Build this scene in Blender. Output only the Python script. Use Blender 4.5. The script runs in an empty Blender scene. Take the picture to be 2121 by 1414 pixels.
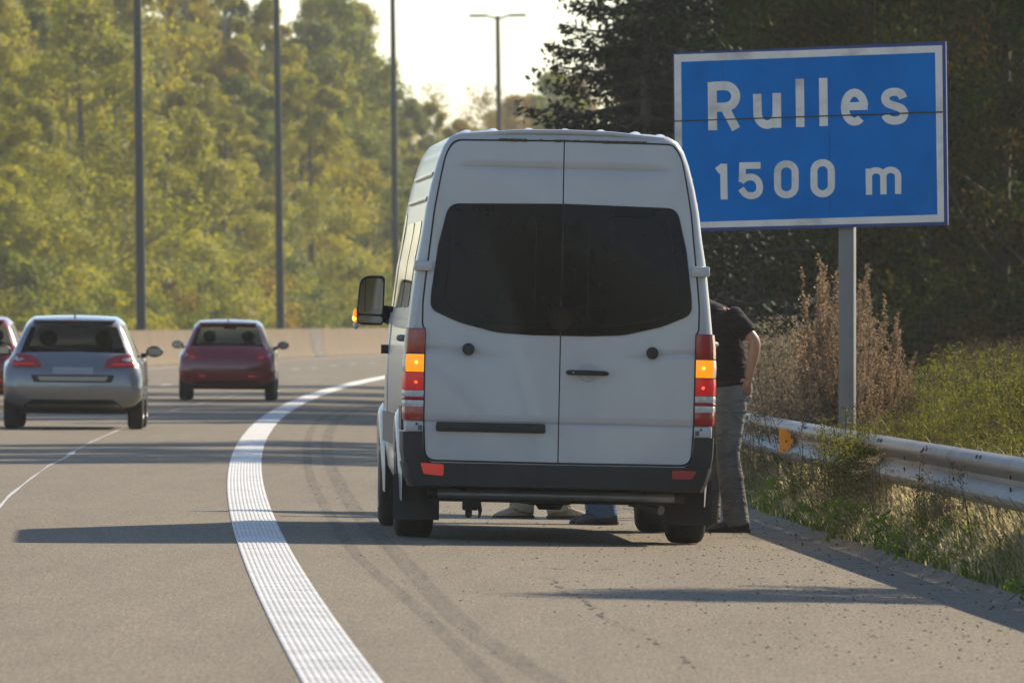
import bpy, bmesh, math, random
import numpy as np
from mathutils import Vector, Matrix
from mathutils.bvhtree import BVHTree
R = math.radians
random.seed(7); rng = np.random.default_rng(7)
S = bpy.context.scene
COL = S.collection

# ------------------------------------------------------------------ camera
F = 21900.0                      # focal length in photo pixels (2121 wide)
H = 1.424                        # eye height
YH = 668.0                       # horizon row
cam_d = bpy.data.cameras.new('camera'); cam = bpy.data.objects.new('camera', cam_d); COL.objects.link(cam)
cam.location = (0, 0, H)
cam.rotation_euler = (R(90) - math.atan((707 - YH) / F), 0, 0)
cam_d.sensor_width = 36; cam_d.lens = F / 2121 * 36
cam_d.clip_start = 1; cam_d.clip_end = 6000
cam_d.dof.use_dof = True; cam_d.dof.focus_distance = 70; cam_d.dof.aperture_fstop = 12
S.camera = cam
# ------------------------------------------------------------------ light
SUN_EL, SUN_AZ = R(33.5), R(46)    # azimuth from +X (right) towards +Y (ahead)
sd = Vector((math.cos(SUN_AZ) * math.cos(SUN_EL), math.sin(SUN_AZ) * math.cos(SUN_EL), math.sin(SUN_EL)))
W = bpy.data.worlds.new('World'); S.world = W; W.use_nodes = True
nt = W.node_tree; nt.nodes.clear()
sky = nt.nodes.new('ShaderNodeTexSky'); sky.sky_type = 'NISHITA'; sky.sun_disc = False
sky.sun_elevation = SUN_EL; sky.sun_rotation = math.atan2(sd.x, sd.y)
sky.air_density = 1.0; sky.dust_density = 0.3; sky.ozone_density = 1.8
bg = nt.nodes.new('ShaderNodeBackground'); bg.inputs[1].default_value = 0.115
wo = nt.nodes.new('ShaderNodeOutputWorld')
nt.links.new(sky.outputs[0], bg.inputs[0]); nt.links.new(bg.outputs[0], wo.inputs[0])
sl = bpy.data.lights.new('sun', 'SUN'); sl.energy = 5.0; sl.angle = R(0.53); sl.color = (1, .87, .66)
so = bpy.data.objects.new('sun', sl); COL.objects.link(so)
so.rotation_euler = (-sd).to_track_quat('-Z', 'Y').to_euler(); so.location = (60, 60, 60)
S.view_settings.view_transform = 'Standard'; S.view_settings.look = 'None'
S.view_settings.exposure = 0.6; S.view_settings.gamma = 1.0; S.view_settings.use_curve_mapping = False
S.cycles.use_denoising = True
S.cycles.max_bounces = 6; S.cycles.transparent_max_bounces = 8; S.cycles.volume_bounces = 1

# ------------------------------------------------------------------ road geometry
def q(d):                         # lateral position of the painted edge line at distance d
    if d < 750: return 1.221e-4 * d * d - .048526 * d + 1.107
    return q(749.9) + (2 * 1.221e-4 * 750 - .048526) * (d - 749.9)
def dq(d): return 2 * 1.221e-4 * min(d, 750) - .048526
def G(X, Y):                      # road surface height
    o = X - q(Y)
    return .06 - .0284 * min(o, 3.7) if o > 0 else .06 - .004 * max(o, -12)
def at(px, py):                   # ground point seen at a photo pixel
    z = 0.03
    for _ in range(12):
        d = F * (H - z) / (py - YH); X = (px - 1060.5) * d / F; z = G(X, d)
    return Vector((X, d, z))

# ------------------------------------------------------------------ materials
def newmat(name):
    m = bpy.data.materials.new(name); m.use_nodes = True
    return m, m.node_tree, m.node_tree.nodes['Principled BSDF']
def pm(name, col, rough=.5, metal=0, spec=.5, coat=0, emit=None, es=0, noise=0, nscale=8, ndetail=5, bump=0, bscale=60, trans=0, dirt=None, alpha=1):
    m, t, b = newmat(name)
    b.inputs['Base Color'].default_value = (*col, 1); b.inputs['Roughness'].default_value = rough
    b.inputs['Metallic'].default_value = metal; b.inputs['Specular IOR Level'].default_value = spec
    b.inputs['Coat Weight'].default_value = coat; b.inputs['Coat Roughness'].default_value = .06
    b.inputs['Transmission Weight'].default_value = trans; b.inputs['Alpha'].default_value = alpha
    if emit: b.inputs['Emission Color'].default_value = (*emit, 1); b.inputs['Emission Strength'].default_value = es
    tc = t.nodes.new('ShaderNodeTexCoord')
    if noise:
        n = t.nodes.new('ShaderNodeTexNoise'); n.inputs['Scale'].default_value = nscale; n.inputs['Detail'].default_value = ndetail
        t.links.new(tc.outputs['Object'], n.inputs['Vector'])
        r = t.nodes.new('ShaderNodeMapRange'); r.inputs[1].default_value = .3; r.inputs[2].default_value = .7
        r.inputs[3].default_value = 1 - noise; r.inputs[4].default_value = 1 + noise
        t.links.new(n.outputs['Fac'], r.inputs[0])
        mx = t.nodes.new('ShaderNodeMix'); mx.data_type = 'RGBA'; mx.blend_type = 'MULTIPLY'; mx.inputs[0].default_value = 1
        mx.inputs[6].default_value = (*col, 1); t.links.new(r.outputs[0], mx.inputs[7])
        t.links.new(mx.outputs[2], b.inputs['Base Color'])
        src = mx.outputs[2]
    if dirt:
        n2 = t.nodes.new('ShaderNodeTexNoise'); n2.inputs['Scale'].default_value = dirt[1]; n2.inputs['Detail'].default_value = 8; n2.inputs['Roughness'].default_value = .65
        t.links.new(tc.outputs['Object'], n2.inputs['Vector'])
        r2 = t.nodes.new('ShaderNodeMapRange'); r2.inputs[1].default_value = .48; r2.inputs[2].default_value = .8; r2.inputs[4].default_value = dirt[2]
        t.links.new(n2.outputs['Fac'], r2.inputs[0])
        m2 = t.nodes.new('ShaderNodeMix'); m2.data_type = 'RGBA'; t.links.new(r2.outputs[0], m2.inputs[0])
        if noise: t.links.new(src, m2.inputs[6])
        else: m2.inputs[6].default_value = (*col, 1)
        m2.inputs[7].default_value = (*dirt[0], 1); t.links.new(m2.outputs[2], b.inputs['Base Color'])
    if bump:
        n3 = t.nodes.new('ShaderNodeTexNoise'); n3.inputs['Scale'].default_value = bscale; n3.inputs['Detail'].default_value = 4
        t.links.new(tc.outputs['Object'], n3.inputs['Vector'])
        bp = t.nodes.new('ShaderNodeBump'); bp.inputs['Strength'].default_value = bump; bp.inputs['Distance'].default_value = .02
        t.links.new(n3.outputs['Fac'], bp.inputs['Height']); t.links.new(bp.outputs[0], b.inputs['Normal'])
    return m
def leafmat(name, cols, transl=.45, rough=.55, lowscale=.6, low=.35, spec=.15):
    """leaf colour varies per leaf, in drifts across the crown and from tree to tree"""
    m, t, b = newmat(name); N = t.nodes; L = t.links
    g = N.new('ShaderNodeNewGeometry'); oi = N.new('ShaderNodeObjectInfo'); tc = N.new('ShaderNodeTexCoord')
    n = N.new('ShaderNodeTexNoise'); n.inputs['Scale'].default_value = lowscale; n.inputs['Detail'].default_value = 3
    L.new(tc.outputs['Object'], n.inputs['Vector'])
    a = N.new('ShaderNodeMath'); a.operation = 'MULTIPLY_ADD'; a.inputs[1].default_value = .42
    L.new(g.outputs['Random Per Island'], a.inputs[0])
    a2 = N.new('ShaderNodeMath'); a2.operation = 'MULTIPLY_ADD'; a2.inputs[1].default_value = low * 3; a2.inputs[2].default_value = -low * 1.5 + .16
    L.new(n.outputs['Fac'], a2.inputs[0]); L.new(a2.outputs[0], a.inputs[2])
    a3 = N.new('ShaderNodeMath'); a3.operation = 'MULTIPLY_ADD'; a3.inputs[1].default_value = .3
    L.new(oi.outputs['Random'], a3.inputs[0]); L.new(a.outputs[0], a3.inputs[2])
    cr = N.new('ShaderNodeValToRGB'); e = cr.color_ramp.elements
    e[0].position = 0.05; e[0].color = (*cols[0], 1); e[1].position = .98; e[1].color = (*cols[-1], 1)
    for k, c in enumerate(cols[1:-1]):
        x = e.new(.05 + .93 * (k + 1) / (len(cols) - 1)); x.color = (*c, 1)
    L.new(a3.outputs[0], cr.inputs[0]); L.new(cr.outputs[0], b.inputs['Base Color'])
    b.inputs['Roughness'].default_value = rough; b.inputs['Specular IOR Level'].default_value = spec
    tr = N.new('ShaderNodeBsdfTranslucent'); L.new(cr.outputs[0], tr.inputs[0])
    mx = N.new('ShaderNodeMixShader'); mx.inputs[0].default_value = transl
    L.new(b.outputs[0], mx.inputs[1]); L.new(tr.outputs[0], mx.inputs[2])
    L.new(mx.outputs[0], N['Material Output'].inputs[0])
    return m

# ------------------------------------------------------------------ object helpers
def tag(o, label=None, cat=None, group=None, kind=None):
    if label: o['label'] = label
    if cat: o['category'] = cat
    if group: o['group'] = group
    if kind: o['kind'] = kind
    return o
def empty(name, loc, rz=0, rot=None):
    o = bpy.data.objects.new(name, None); COL.objects.link(o); o.location = loc
    o.rotation_euler = rot if rot else (0, 0, rz); o.empty_display_size = .2
    return o
def put(name, me, parent=None, smooth=35):
    if smooth:
        me.polygons.foreach_set('use_smooth', [True] * len(me.polygons))
        if smooth < 180: me.set_sharp_from_angle(angle=R(smooth))
    o = bpy.data.objects.new(name, me); COL.objects.link(o)
    if parent: o.parent = parent
    return o
def copy_tree(o, parent=None):
    c = o.copy(); COL.objects.link(c); c.parent = parent
    for ch in list(o.children): copy_tree(ch, c)
    return c
class MB:
    def __init__(s): s.v = []; s.f = []
    def add(s, vs, fs):
        k = len(s.v); s.v += [tuple(v) for v in vs]; s.f += [tuple(k + i for i in f) for f in fs]; return s
    def box(s, x0, x1, y0, y1, z0, z1, M=None, ch=0):
        b = bmesh.new(); bmesh.ops.create_cube(b, size=1)
        for v in b.verts: v.co = Vector(((x0 + x1) / 2 + v.co.x * (x1 - x0), (y0 + y1) / 2 + v.co.y * (y1 - y0), (z0 + z1) / 2 + v.co.z * (z1 - z0)))
        if ch: bmesh.ops.bevel(b, geom=b.edges[:], offset=ch, segments=2, affect='EDGES', profile=.5)
        b.verts.index_update()
        s.add([(M @ v.co) if M else v.co.copy() for v in b.verts], [[v.index for v in f.verts] for f in b.faces]); b.free(); return s
    def tube(s, pts, rad, n=8, cap=True, sq=1):
        pts = [Vector(p) for p in pts]; rs = rad if isinstance(rad, (list, tuple)) else [rad] * len(pts)
        k = len(s.v); up = None
        for i, p in enumerate(pts):
            t = (pts[min(i + 1, len(pts) - 1)] - pts[max(i - 1, 0)]).normalized()
            if up is None: up = Vector((0, 0, 1)) if abs(t.z) < .9 else Vector((1, 0, 0))
            a = t.cross(up).normalized(); b = a.cross(t).normalized(); up = b
            for j in range(n):
                w = 2 * math.pi * j / n; s.v.append(tuple(p + a * (math.cos(w) * rs[i]) + b * (math.sin(w) * rs[i] * sq)))
        for i in range(len(pts) - 1):
            for j in range(n):
                s.f.append((k + i * n + j, k + i * n + (j + 1) % n, k + (i + 1) * n + (j + 1) % n, k + (i + 1) * n + j))
        if cap:
            s.f.append(tuple(k + j for j in reversed(range(n)))); e = k + (len(pts) - 1) * n; s.f.append(tuple(e + j for j in range(n)))
        return s
    def lathe(s, prof, axis='x', n=28, c=(0, 0, 0)):
        k = len(s.v); c = Vector(c)
        for (a, r) in prof:
            for j in range(n):
                w = 2 * math.pi * j / n; u, v = math.cos(w) * r, math.sin(w) * r
                p = {'x': (a, u, v), 'y': (u, a, v), 'z': (u, v, a)}[axis]; s.v.append(tuple(c + Vector(p)))
        for i in range(len(prof) - 1):
            for j in range(n): s.f.append((k + i * n + j, k + i * n + (j + 1) % n, k + (i + 1) * n + (j + 1) % n, k + (i + 1) * n + j))
        s.f.append(tuple(k + j for j in range(n))); e = k + (len(prof) - 1) * n; s.f.append(tuple(e + j for j in range(n)))
        return s
    def grid(s, rows, close=False):
        k = len(s.v); n = len(rows[0])
        for r in rows: s.v += [tuple(p) for p in r]
        for i in range(len(rows) - 1):
            for j in range(n - (0 if close else 1)): s.f.append((k + i * n + j, k + i * n + (j + 1) % n, k + (i + 1) * n + (j + 1) % n, k + (i + 1) * n + j))
        return s
    def mesh(s, name, mat, fix=True):
        me = bpy.data.meshes.new(name); me.from_pydata(s.v, [], s.f)
        if fix:
            b = bmesh.new(); b.from_mesh(me); bmesh.ops.recalc_face_normals(b, faces=b.faces[:]); b.to_mesh(me); b.free()
        if mat: me.materials.append(mat)
        return me
    def build(s, name, mat, parent=None, smooth=35, fix=True):
        return put(name, s.mesh(name, mat, fix), parent, smooth)
def ellipsoid(c, r, n=14, m=9, M=None):
    b = MB(); c = Vector(c); rows = []
    for i in range(m + 1):
        t = math.pi * i / m; rr = max(math.sin(t), 1e-3)
        rows.append([c + Vector((r[0] * rr * math.cos(2 * math.pi * j / n), r[1] * rr * math.sin(2 * math.pi * j / n), r[2] * math.cos(t))) for j in range(n)])
    if M: rows = [[M @ p for p in rw] for rw in rows]
    return b.grid(rows, True)
def roundpoly(pts, rad, seg=5):
    out = []; n = len(pts); rads = rad if isinstance(rad, (list, tuple)) else [rad] * n
    for i in range(n):
        p = Vector(pts[i]); a = Vector(pts[i - 1]) - p; b = Vector(pts[(i + 1) % n]) - p
        r = min(rads[i], a.length * .49, b.length * .49)
        if r < 1e-4: out.append(tuple(p)); continue
        p0 = p + a.normalized() * r; p1 = p + b.normalized() * r
        for k in range(seg + 1):
            t = k / seg; out.append(tuple((1 - t) ** 2 * p0 + 2 * t * (1 - t) * p + t * t * p1))
    return out
def bvh_of(me): return BVHTree.FromPolygons([v.co.copy() for v in me.vertices], [tuple(p.vertices) for p in me.polygons])
def shell(name, outline, bvh, off, th, mat, parent, axis='y', step=.09, fn=None, cuts=(), smooth=30):
    """a thin panel that follows the surface it lies on. axis y: seen from behind (x,z); x / -x: from a side (y,z)"""
    bm = bmesh.new()
    vs = [bm.verts.new((a, 0, b)) for a, b in outline]; bm.faces.new(vs)
    us = [a for a, b in outline]; zs = [b for a, b in outline]
    def cut(co, no): bmesh.ops.bisect_plane(bm, geom=bm.verts[:] + bm.edges[:] + bm.faces[:], dist=1e-5, plane_co=co, plane_no=no)
    g = min(us) + step
    while g < max(us) - .01: cut((g, 0, 0), (1, 0, 0)); g += step
    g = min(zs) + step
    while g < max(zs) - .01: cut((0, 0, g), (0, 0, 1)); g += step
    for c in cuts: cut((0, 0, c), (0, 0, 1))
    D = {'y': Vector((0, 1, 0)), 'x': Vector((-1, 0, 0)), '-x': Vector((1, 0, 0))}[axis]
    def lift(a, b, e):
        e2 = e + (fn(a, b) if fn else 0)
        o = Vector((a, -3, b)) if axis == 'y' else Vector((3 if axis == 'x' else -3, a, b))
        h = bvh.ray_cast(o, D)
        if h[0] is None:
            n = bvh.find_nearest(Vector((a, 0, b)) if axis == 'y' else Vector((1 if axis == 'x' else -1, a, b)))[0]
            h = [Vector((a, n.y, b)) if axis == 'y' else Vector((n.x, a, b))]
        return h[0] - D * e2
    bm.verts.index_update()
    src = [(v.co.x, v.co.z) for v in bm.verts]; fs = [[v.index for v in f.verts] for f in bm.faces]
    bd = [[v.index for v in e.verts] for e in bm.edges if len(e.link_faces) == 1]; bm.free()
    m = MB(); n = len(src)
    top = [lift(a, b, off) for a, b in src]; bot = [t + D * th for t in top]
    m.add(top + bot, fs + [list(reversed([i + n for i in f])) for f in fs] + [[i, j, j + n, i + n] for i, j in bd])
    return m.build(name, mat, parent, smooth)
def leaves(name, P, size, mat, asp=.6, up=.3, U=None, N0=None):
    """many small diamond leaves as one mesh; every leaf its own island"""
    P = np.asarray(P, float); n = len(P); size = np.broadcast_to(np.asarray(size, float), (n,))
    nr = rng.normal(size=(n, 3)) * (1 if N0 is None else .42); nr[:, 2] += up; nr += 0 if N0 is None else N0; nr /= np.linalg.norm(nr, axis=1)[:, None]
    u = rng.normal(size=(n, 3)) if U is None else U + rng.normal(size=(n, 3)) * .25
    u -= nr * (u * nr).sum(1)[:, None]; u /= np.linalg.norm(u, axis=1)[:, None]
    w = np.cross(nr, u); a = (size / 2)[:, None]
    V = np.empty((n, 4, 3)); V[:, 0] = P - u * a; V[:, 1] = P + w * a * asp + u * a * .1; V[:, 2] = P + u * a; V[:, 3] = P - w * a * asp + u * a * .1
    me = bpy.data.meshes.new(name); me.vertices.add(n * 4); me.vertices.foreach_set('co', V.ravel())
    me.loops.add(n * 4); me.loops.foreach_set('vertex_index', np.arange(n * 4, dtype=np.int32))
    me.polygons.add(n); me.polygons.foreach_set('loop_start', np.arange(0, n * 4, 4, dtype=np.int32))
    me.update(calc_edges=True); me.materials.append(mat)
    return me

# ================================================================== SETTING
def road_material():
    m, t, b = newmat('road_surface'); N = t.nodes; L = t.links
    tc = N.new('ShaderNodeTexCoord')
    def noise(sc, det, rough=.6):
        mp = N.new('ShaderNodeMapping'); mp.inputs['Scale'].default_value = sc; L.new(tc.outputs['Object'], mp.inputs[0])
        n = N.new('ShaderNodeTexNoise'); n.inputs['Scale'].default_value = 1; n.inputs['Detail'].default_value = det; n.inputs['Roughness'].default_value = rough
        L.new(mp.outputs[0], n.inputs[0]); return n.outputs['Fac']
    fine = noise((75, 5.5, 1), 3, .75); mid = noise((5, .35, 1), 4); big = noise((.7, .05, 1), 3)
    cr = N.new('ShaderNodeValToRGB'); e = cr.color_ramp.elements
    e[0].position = .3; e[0].color = (.084, .067, .046, 1); e[1].position = .72; e[1].color = (.266, .216, .150, 1)
    L.new(fine, cr.inputs[0])
    def mul(src, fac, lo, hi):
        r = N.new('ShaderNodeMapRange'); r.inputs[1].default_value = .3; r.inputs[2].default_value = .7; r.inputs[3].default_value = lo; r.inputs[4].default_value = hi
        L.new(fac, r.inputs[0]); x = N.new('ShaderNodeMix'); x.data_type = 'RGBA'; x.blend_type = 'MULTIPLY'; x.inputs[0].default_value = 1
        L.new(src, x.inputs[6]); L.new(r.outputs[0], x.inputs[7]); return x.outputs[2]
    c = mul(mul(mul(cr.outputs[0], noise((30, 2.2, 1), 3, .7), .84, 1.16), mid, .92, 1.08), big, .90, 1.08)
    L.new(c, b.inputs['Base Color']); b.inputs['Roughness'].default_value = .85; b.inputs['Specular IOR Level'].default_value = .25
    bp = N.new('ShaderNodeBump'); bp.inputs['Strength'].default_value = .35; bp.inputs['Distance'].default_value = .01
    L.new(fine, bp.inputs['Height']); L.new(bp.outputs[0], b.inputs['Normal'])
    return m
M_ROAD = road_material()
M_PAINT = pm('road_paint', (.55, .535, .52), .6, noise=.16, nscale=3, dirt=((.24, .205, .16), 5, .85))
M_OLDPAINT = pm('worn_paint', (.44, .43, .42), .7, noise=.15, nscale=5)
M_SOIL = pm('soil', (.12, .10, .06), .95, noise=.3, nscale=2)
M_CONC = pm('kerb_concrete', (.185, .145, .098), .85, noise=.14, nscale=6, dirt=((.075, .06, .042), 4, .9), bump=.5, bscale=40)

Ys = [-30, -10] + list(np.arange(4, 40, 6)) + list(np.arange(40, 130, 2.0)) + list(np.arange(130, 420, 8)) + list(np.arange(420, 760, 20)) + [850, 1000, 1300, 1700, 2400]
def strip(offs, zf, ys):
    return [[(q(y) + o, y, zf(o, y)) for o in offs] for y in ys]
g = MB(); offs = [-1200, -300, -80, -40, -26, -12, 0, 3.0, 3.86, 3.95, 4.6, 7, 12, 30, 80, 300, 1200]
def gz(o, y):
    if o <= 3.86: return G(q(y) + o, y) - .05
    return -.02 + min(max(o - 3.9, 0), 6) * .03
g.grid(strip(offs, gz, Ys)); tag(g.build('ground', M_SOIL, smooth=180), kind='structure')
r_ = MB(); r_.grid(strip([-10, -7.5, -4, -2, 0, 1, 2, 3.5], lambda o, y: G(q(y) + o, y), Ys))
tag(r_.build('road', M_ROAD, smooth=180), kind='structure')
r_ = MB(); r_.grid(strip([-24, -18, -11.6], lambda o, y: .10, Ys))
tag(r_.build('opposite_carriageway', M_ROAD, smooth=180), kind='structure')
# ribbed thermoplastic edge line
rib = []; w = .31; nr = 11
for i in range(nr):
    a = -w / 2 + w * i / nr; rib += [(a, .004), (a + .006, .0072), (a + w / nr * .6, .0072), (a + w / nr * .72, .004)]
rib.append((w / 2, .004))
e_ = MB(); ys = [20, 30] + list(np.arange(36, 130, 1.5)) + list(np.arange(130, 330, 6)) + list(np.arange(330, 620, 20))
e_.grid([[(q(y) + a + .0, y, G(q(y) + a, y) + z) for a, z in rib] for y in ys])
tag(e_.build('edge_line', M_PAINT, smooth=0, fix=False), kind='structure')
d_ = MB()
for y0 in np.arange(152, 420, 12.5):
    d_.grid([[(q(y) - 3.9 + a, y, G(q(y) - 3.9, y) + .004) for a in (-.08, .08)] for y in np.linspace(y0, y0 + 4, 4)])
tag(d_.build('lane_dashes', M_OLDPAINT, smooth=0), kind='structure')
d_ = MB(); d_.grid([[(q(y) - 8.1 + a, y, G(q(y) - 8.1, y) + .004) for a in (-.13, .13)] for y in np.arange(60, 620, 6)])
tag(d_.build('median_edge_line', M_OLDPAINT, smooth=0), kind='structure')
# thin sealed joint in the middle of the lane
J = [(-12, 1062), (20, 1026), (60, 994), (100, 965), (135, 948), (148, 940), (152, 935), (190, 915), (240, 893), (300, 868), (370, 847), (430, 832), (500, 815), (580, 800), (680, 786)]
d_ = MB(); rows = []
pts = []
for (a, b), (c, d) in zip(J[:-1], J[1:]):
    for k in range(5): t = k / 5; pts.append((a + (c - a) * t, b + (d - b) * t))
for k, (px, py) in enumerate(pts):
    p = at(px, py); wd = .011 * (1 + .35 * math.sin(k * 1.3) + .3 * math.sin(k * .37)) + (.02 if 22 < k < 30 else 0)
    rows.append([(p.x - wd, p.y, p.z + .004), (p.x + wd, p.y, p.z + .004)])
d_.grid(rows); tag(d_.build('sealed_joint', M_OLDPAINT, smooth=0), kind='structure')
# tyre marks on the hard shoulder
def skidmat():
    m, t, b = newmat('tyre_rubber_mark'); N = t.nodes; L = t.links
    b.inputs['Base Color'].default_value = (.035, .032, .03, 1); b.inputs['Roughness'].default_value = .8
    tc = N.new('ShaderNodeTexCoord'); mp = N.new('ShaderNodeMapping'); mp.inputs['Scale'].default_value = (14, .5, 1); L.new(tc.outputs['Object'], mp.inputs[0])
    n = N.new('ShaderNodeTexNoise'); n.inputs['Scale'].default_value = 1; n.inputs['Detail'].default_value = 6; L.new(mp.outputs[0], n.inputs[0])
    at_ = N.new('ShaderNodeAttribute'); at_.attribute_name = 'wear'
    r = N.new('ShaderNodeMapRange'); r.inputs[1].default_value = .3; r.inputs[2].default_value = .75; r.inputs[3].default_value = .06; r.inputs[4].default_value = .30
    L.new(n.outputs['Fac'], r.inputs[0]); mu = N.new('ShaderNodeMath'); mu.operation = 'MULTIPLY'; L.new(r.outputs[0], mu.inputs[0]); L.new(at_.outputs['Fac'], mu.inputs[1])
    L.new(mu.outputs[0], b.inputs['Alpha']); return m
M_SKID = skidmat()
def smooth_path(P, n=8):
    out = []
    P = [P[0]] + P + [P[-1]]
    for i in range(1, len(P) - 2):
        p0, p1, p2, p3 = (Vector(P[i + k]) for k in (-1, 0, 1, 2))
        for k in range(n):
            t = k / n; out.append(.5 * ((2 * p1) + (p2 - p0) * t + (2 * p0 - 5 * p1 + 4 * p2 - p3) * t * t + (3 * p1 - p0 - 3 * p2 + p3) * t ** 3))
    out.append(Vector(P[-1])); return out
def skid(pts, wd):
    P = smooth_path([at(*p) for p in pts]); m = MB(); rows = []; wear = []
    for k, p in enumerate(P):
        z = G(p.x, p.y) + .004; row = [(p.x + wd * a, p.y, z) for a in (-.5, -.32, 0, .32, .5)]; rows.append(row)
        f = min(1, k / 6, (len(P) - 1 - k) / 4 + .5); wear += [0, .95 * f, .7 * f, .95 * f, 0]
    m.grid(rows); o = m.build('tyre_mark', M_SKID, smooth=0, fix=False)
    at_ = o.data.attributes.new('wear', 'FLOAT', 'POINT'); at_.data.foreach_set('value', wear)
    tag(o, kind='structure')
skid([(752, 832), (702, 851), (658, 872), (638, 910), (636, 944), (645, 994), (681, 1062), (740, 1150), (860, 1255), (960, 1350), (1040, 1430)], .10)
skid([(790, 832), (738, 849), (702, 867), (681, 897), (677, 937), (695, 987), (745, 1069), (825, 1150), (950, 1285), (1060, 1360), (1170, 1430)], .15)
# transverse crack and a line of crumbled sealing on the hard shoulder
M_CRACK = pm('crack_dark', (.05, .036, .026), .95, noise=.3, nscale=30)
def crack(P, wd, n=9, dy=.0, gap=.25):
    m = MB(); Q = smooth_path([at(*p) for p in P], n)
    for a, b in zip(Q[:-1], Q[1:]):
        if random.random() < gap: continue
        w0 = wd * random.uniform(.3, 1.3); o = random.uniform(-.02, .02)
        m.add([(p.x + o + sx * w0, p.y + sy * w0 * (6 if dy else 1), G(p.x, p.y) + .0042) for p, sx, sy in ((a, -1, -1), (a, 1, 1 if dy else -1), (b, 1, 1), (b, -1, -1 if dy else 1))], [(0, 1, 2, 3)])
    tag(m.build('road_crack', M_CRACK, smooth=0), kind='structure')
crack([(1000, 1172), (1080, 1177), (1130, 1176), (1180, 1180), (1240, 1178), (1300, 1182)], .006, 14, .3, .45)
crack([(1080, 1190), (1140, 1200), (1165, 1226), (1200, 1236), (1235, 1265), (1275, 1292), (1330, 1310), (1370, 1340), (1400, 1352), (1430, 1378), (1490, 1392)], .010, 20, 0, .5)
# gutter and rounded kerb in cast segments
k_ = MB(); y = 30.0
prof = [(3.5, -.14), (3.5, -.0995 + .06), (3.56, -.052), (3.78, -.056), (3.86, -.045), (3.90, -.012), (3.95, .004), (4.02, .0), (4.04, -.14)]
while y < 330:
    y1 = y + 2.0 - .006
    jx, jz = random.uniform(-.003, .003), random.uniform(-.002, .003)
    rows = [[(q(yy) + a + jx * (a > 3.7), yy, z + jz * (a > 3.7)) for a, z in prof] for yy in np.linspace(y, y1, 4)]
    k_.grid(rows); n0 = len(k_.v); k_.add(rows[0], [list(range(len(prof)))]); k_.add(rows[-1], [list(range(len(prof)))[::-1]]); y += 2.0
tag(k_.build('kerb', M_CONC, smooth=0), kind='structure')

# median barrier
M_BARR = pm('barrier_concrete', (.135, .088, .040), .9, noise=.1, nscale=.6, dirt=((.06, .045, .03), .25, .6), bump=.15, bscale=8)
br = empty('concrete_barrier', (q(330) - 8.6, 330, .1)); tag(br, 'long tan concrete safety barrier curving along the far side of the motorway', 'barrier')
prof = [(0, 0), (0, .08), (-.16, .30), (-.24, 1.08), (-.28, 1.1), (-.42, 1.1), (-.46, 1.08), (-.54, .3), (-.70, .08), (-.70, 0)]
b_ = MB(); ys = np.arange(120, 720, 6)
b_.grid([[(q(y) - 8.6 + a - br.location.x, y - 330, z + .095 - .1) for a, z in prof] for y in ys])
b_.build('wall', M_BARR, br)
M_STAIN = pm('barrier_dark_render', (.11, .095, .085), .95, noise=.3, nscale=2)
b_ = MB(); b_.grid([[(q(y) - 8.6 + a + .012 - br.location.x, y - 330, z + .003) for a, z in prof[:4]] for y in np.linspace(399.5, 404.5, 4)])
o = b_.build('repair_patch', M_STAIN, br); o['label'] = 'dark vertical stain running down the tan concrete'
b_ = MB(); b_.grid([[(q(y) - 8.6 + a + .012 - br.location.x, y - 330, z + .003) for a, z in prof[:4]] for y in np.linspace(405.6, 406.3, 3)])
b_.build('joint', M_STAIN, br)

# lamp posts in the median
M_POLE = pm('lamp_pole_green', (.006, .017, .015), .55, noise=.15, nscale=1)
M_PLATE = pm('pole_plate', (.35, .36, .36), .6)
def lamp_post(d, label, plate=False):
    X = q(d) - 10.7; t = empty('street_lamp', (X, d, .05)); t.rotation_euler = (0, R(-.7), 0)
    tag(t, label, 'street lamp', 'lamp posts standing in the median')
    MB().tube([(0, 0, 0), (0, 0, .5), (0, 0, 8), (0, 0, 16.9)], [.19, .165, .145, .105], 12).build('pole', M_POLE, t, 60)
    MB().box(-.2, .2, -.2, .2, 0, .06, ch=.01).build('base_plate', M_POLE, t)
    MB().box(-.07, .07, -.13, .13, 1.4, 1.95, ch=.01).build('access_door', M_POLE, t)
    for s in (-1, 1):
        a = MB().tube([(0, 0, 16.75), (s * .5, 0, 16.9), (s * .95, 0, 16.93)], [.05, .045, .04], 8).build('arm', M_POLE, t, 60)
        MB().box(min(s * .55, s * 1.45), max(s * .55, s * 1.45), -.17, .17, 16.86, 16.99, ch=.04).build('lantern', M_POLE, a)
    if plate: MB().box(-.05, .05, -.145, -.125, 2.2, 2.8, ch=.004).build('number_plate', M_PLATE, t)
lamp_post(341, 'leftmost and thickest green lamp post, rising behind the barrier beside the silver car', True)
lamp_post(410, 'green lamp post rising behind the barrier at the small red car')
lamp_post(474, 'slim green lamp post just left of the white van')
lamp_post(536, 'far hazy lamp post with a T shaped double arm against the pale sky')

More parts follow.
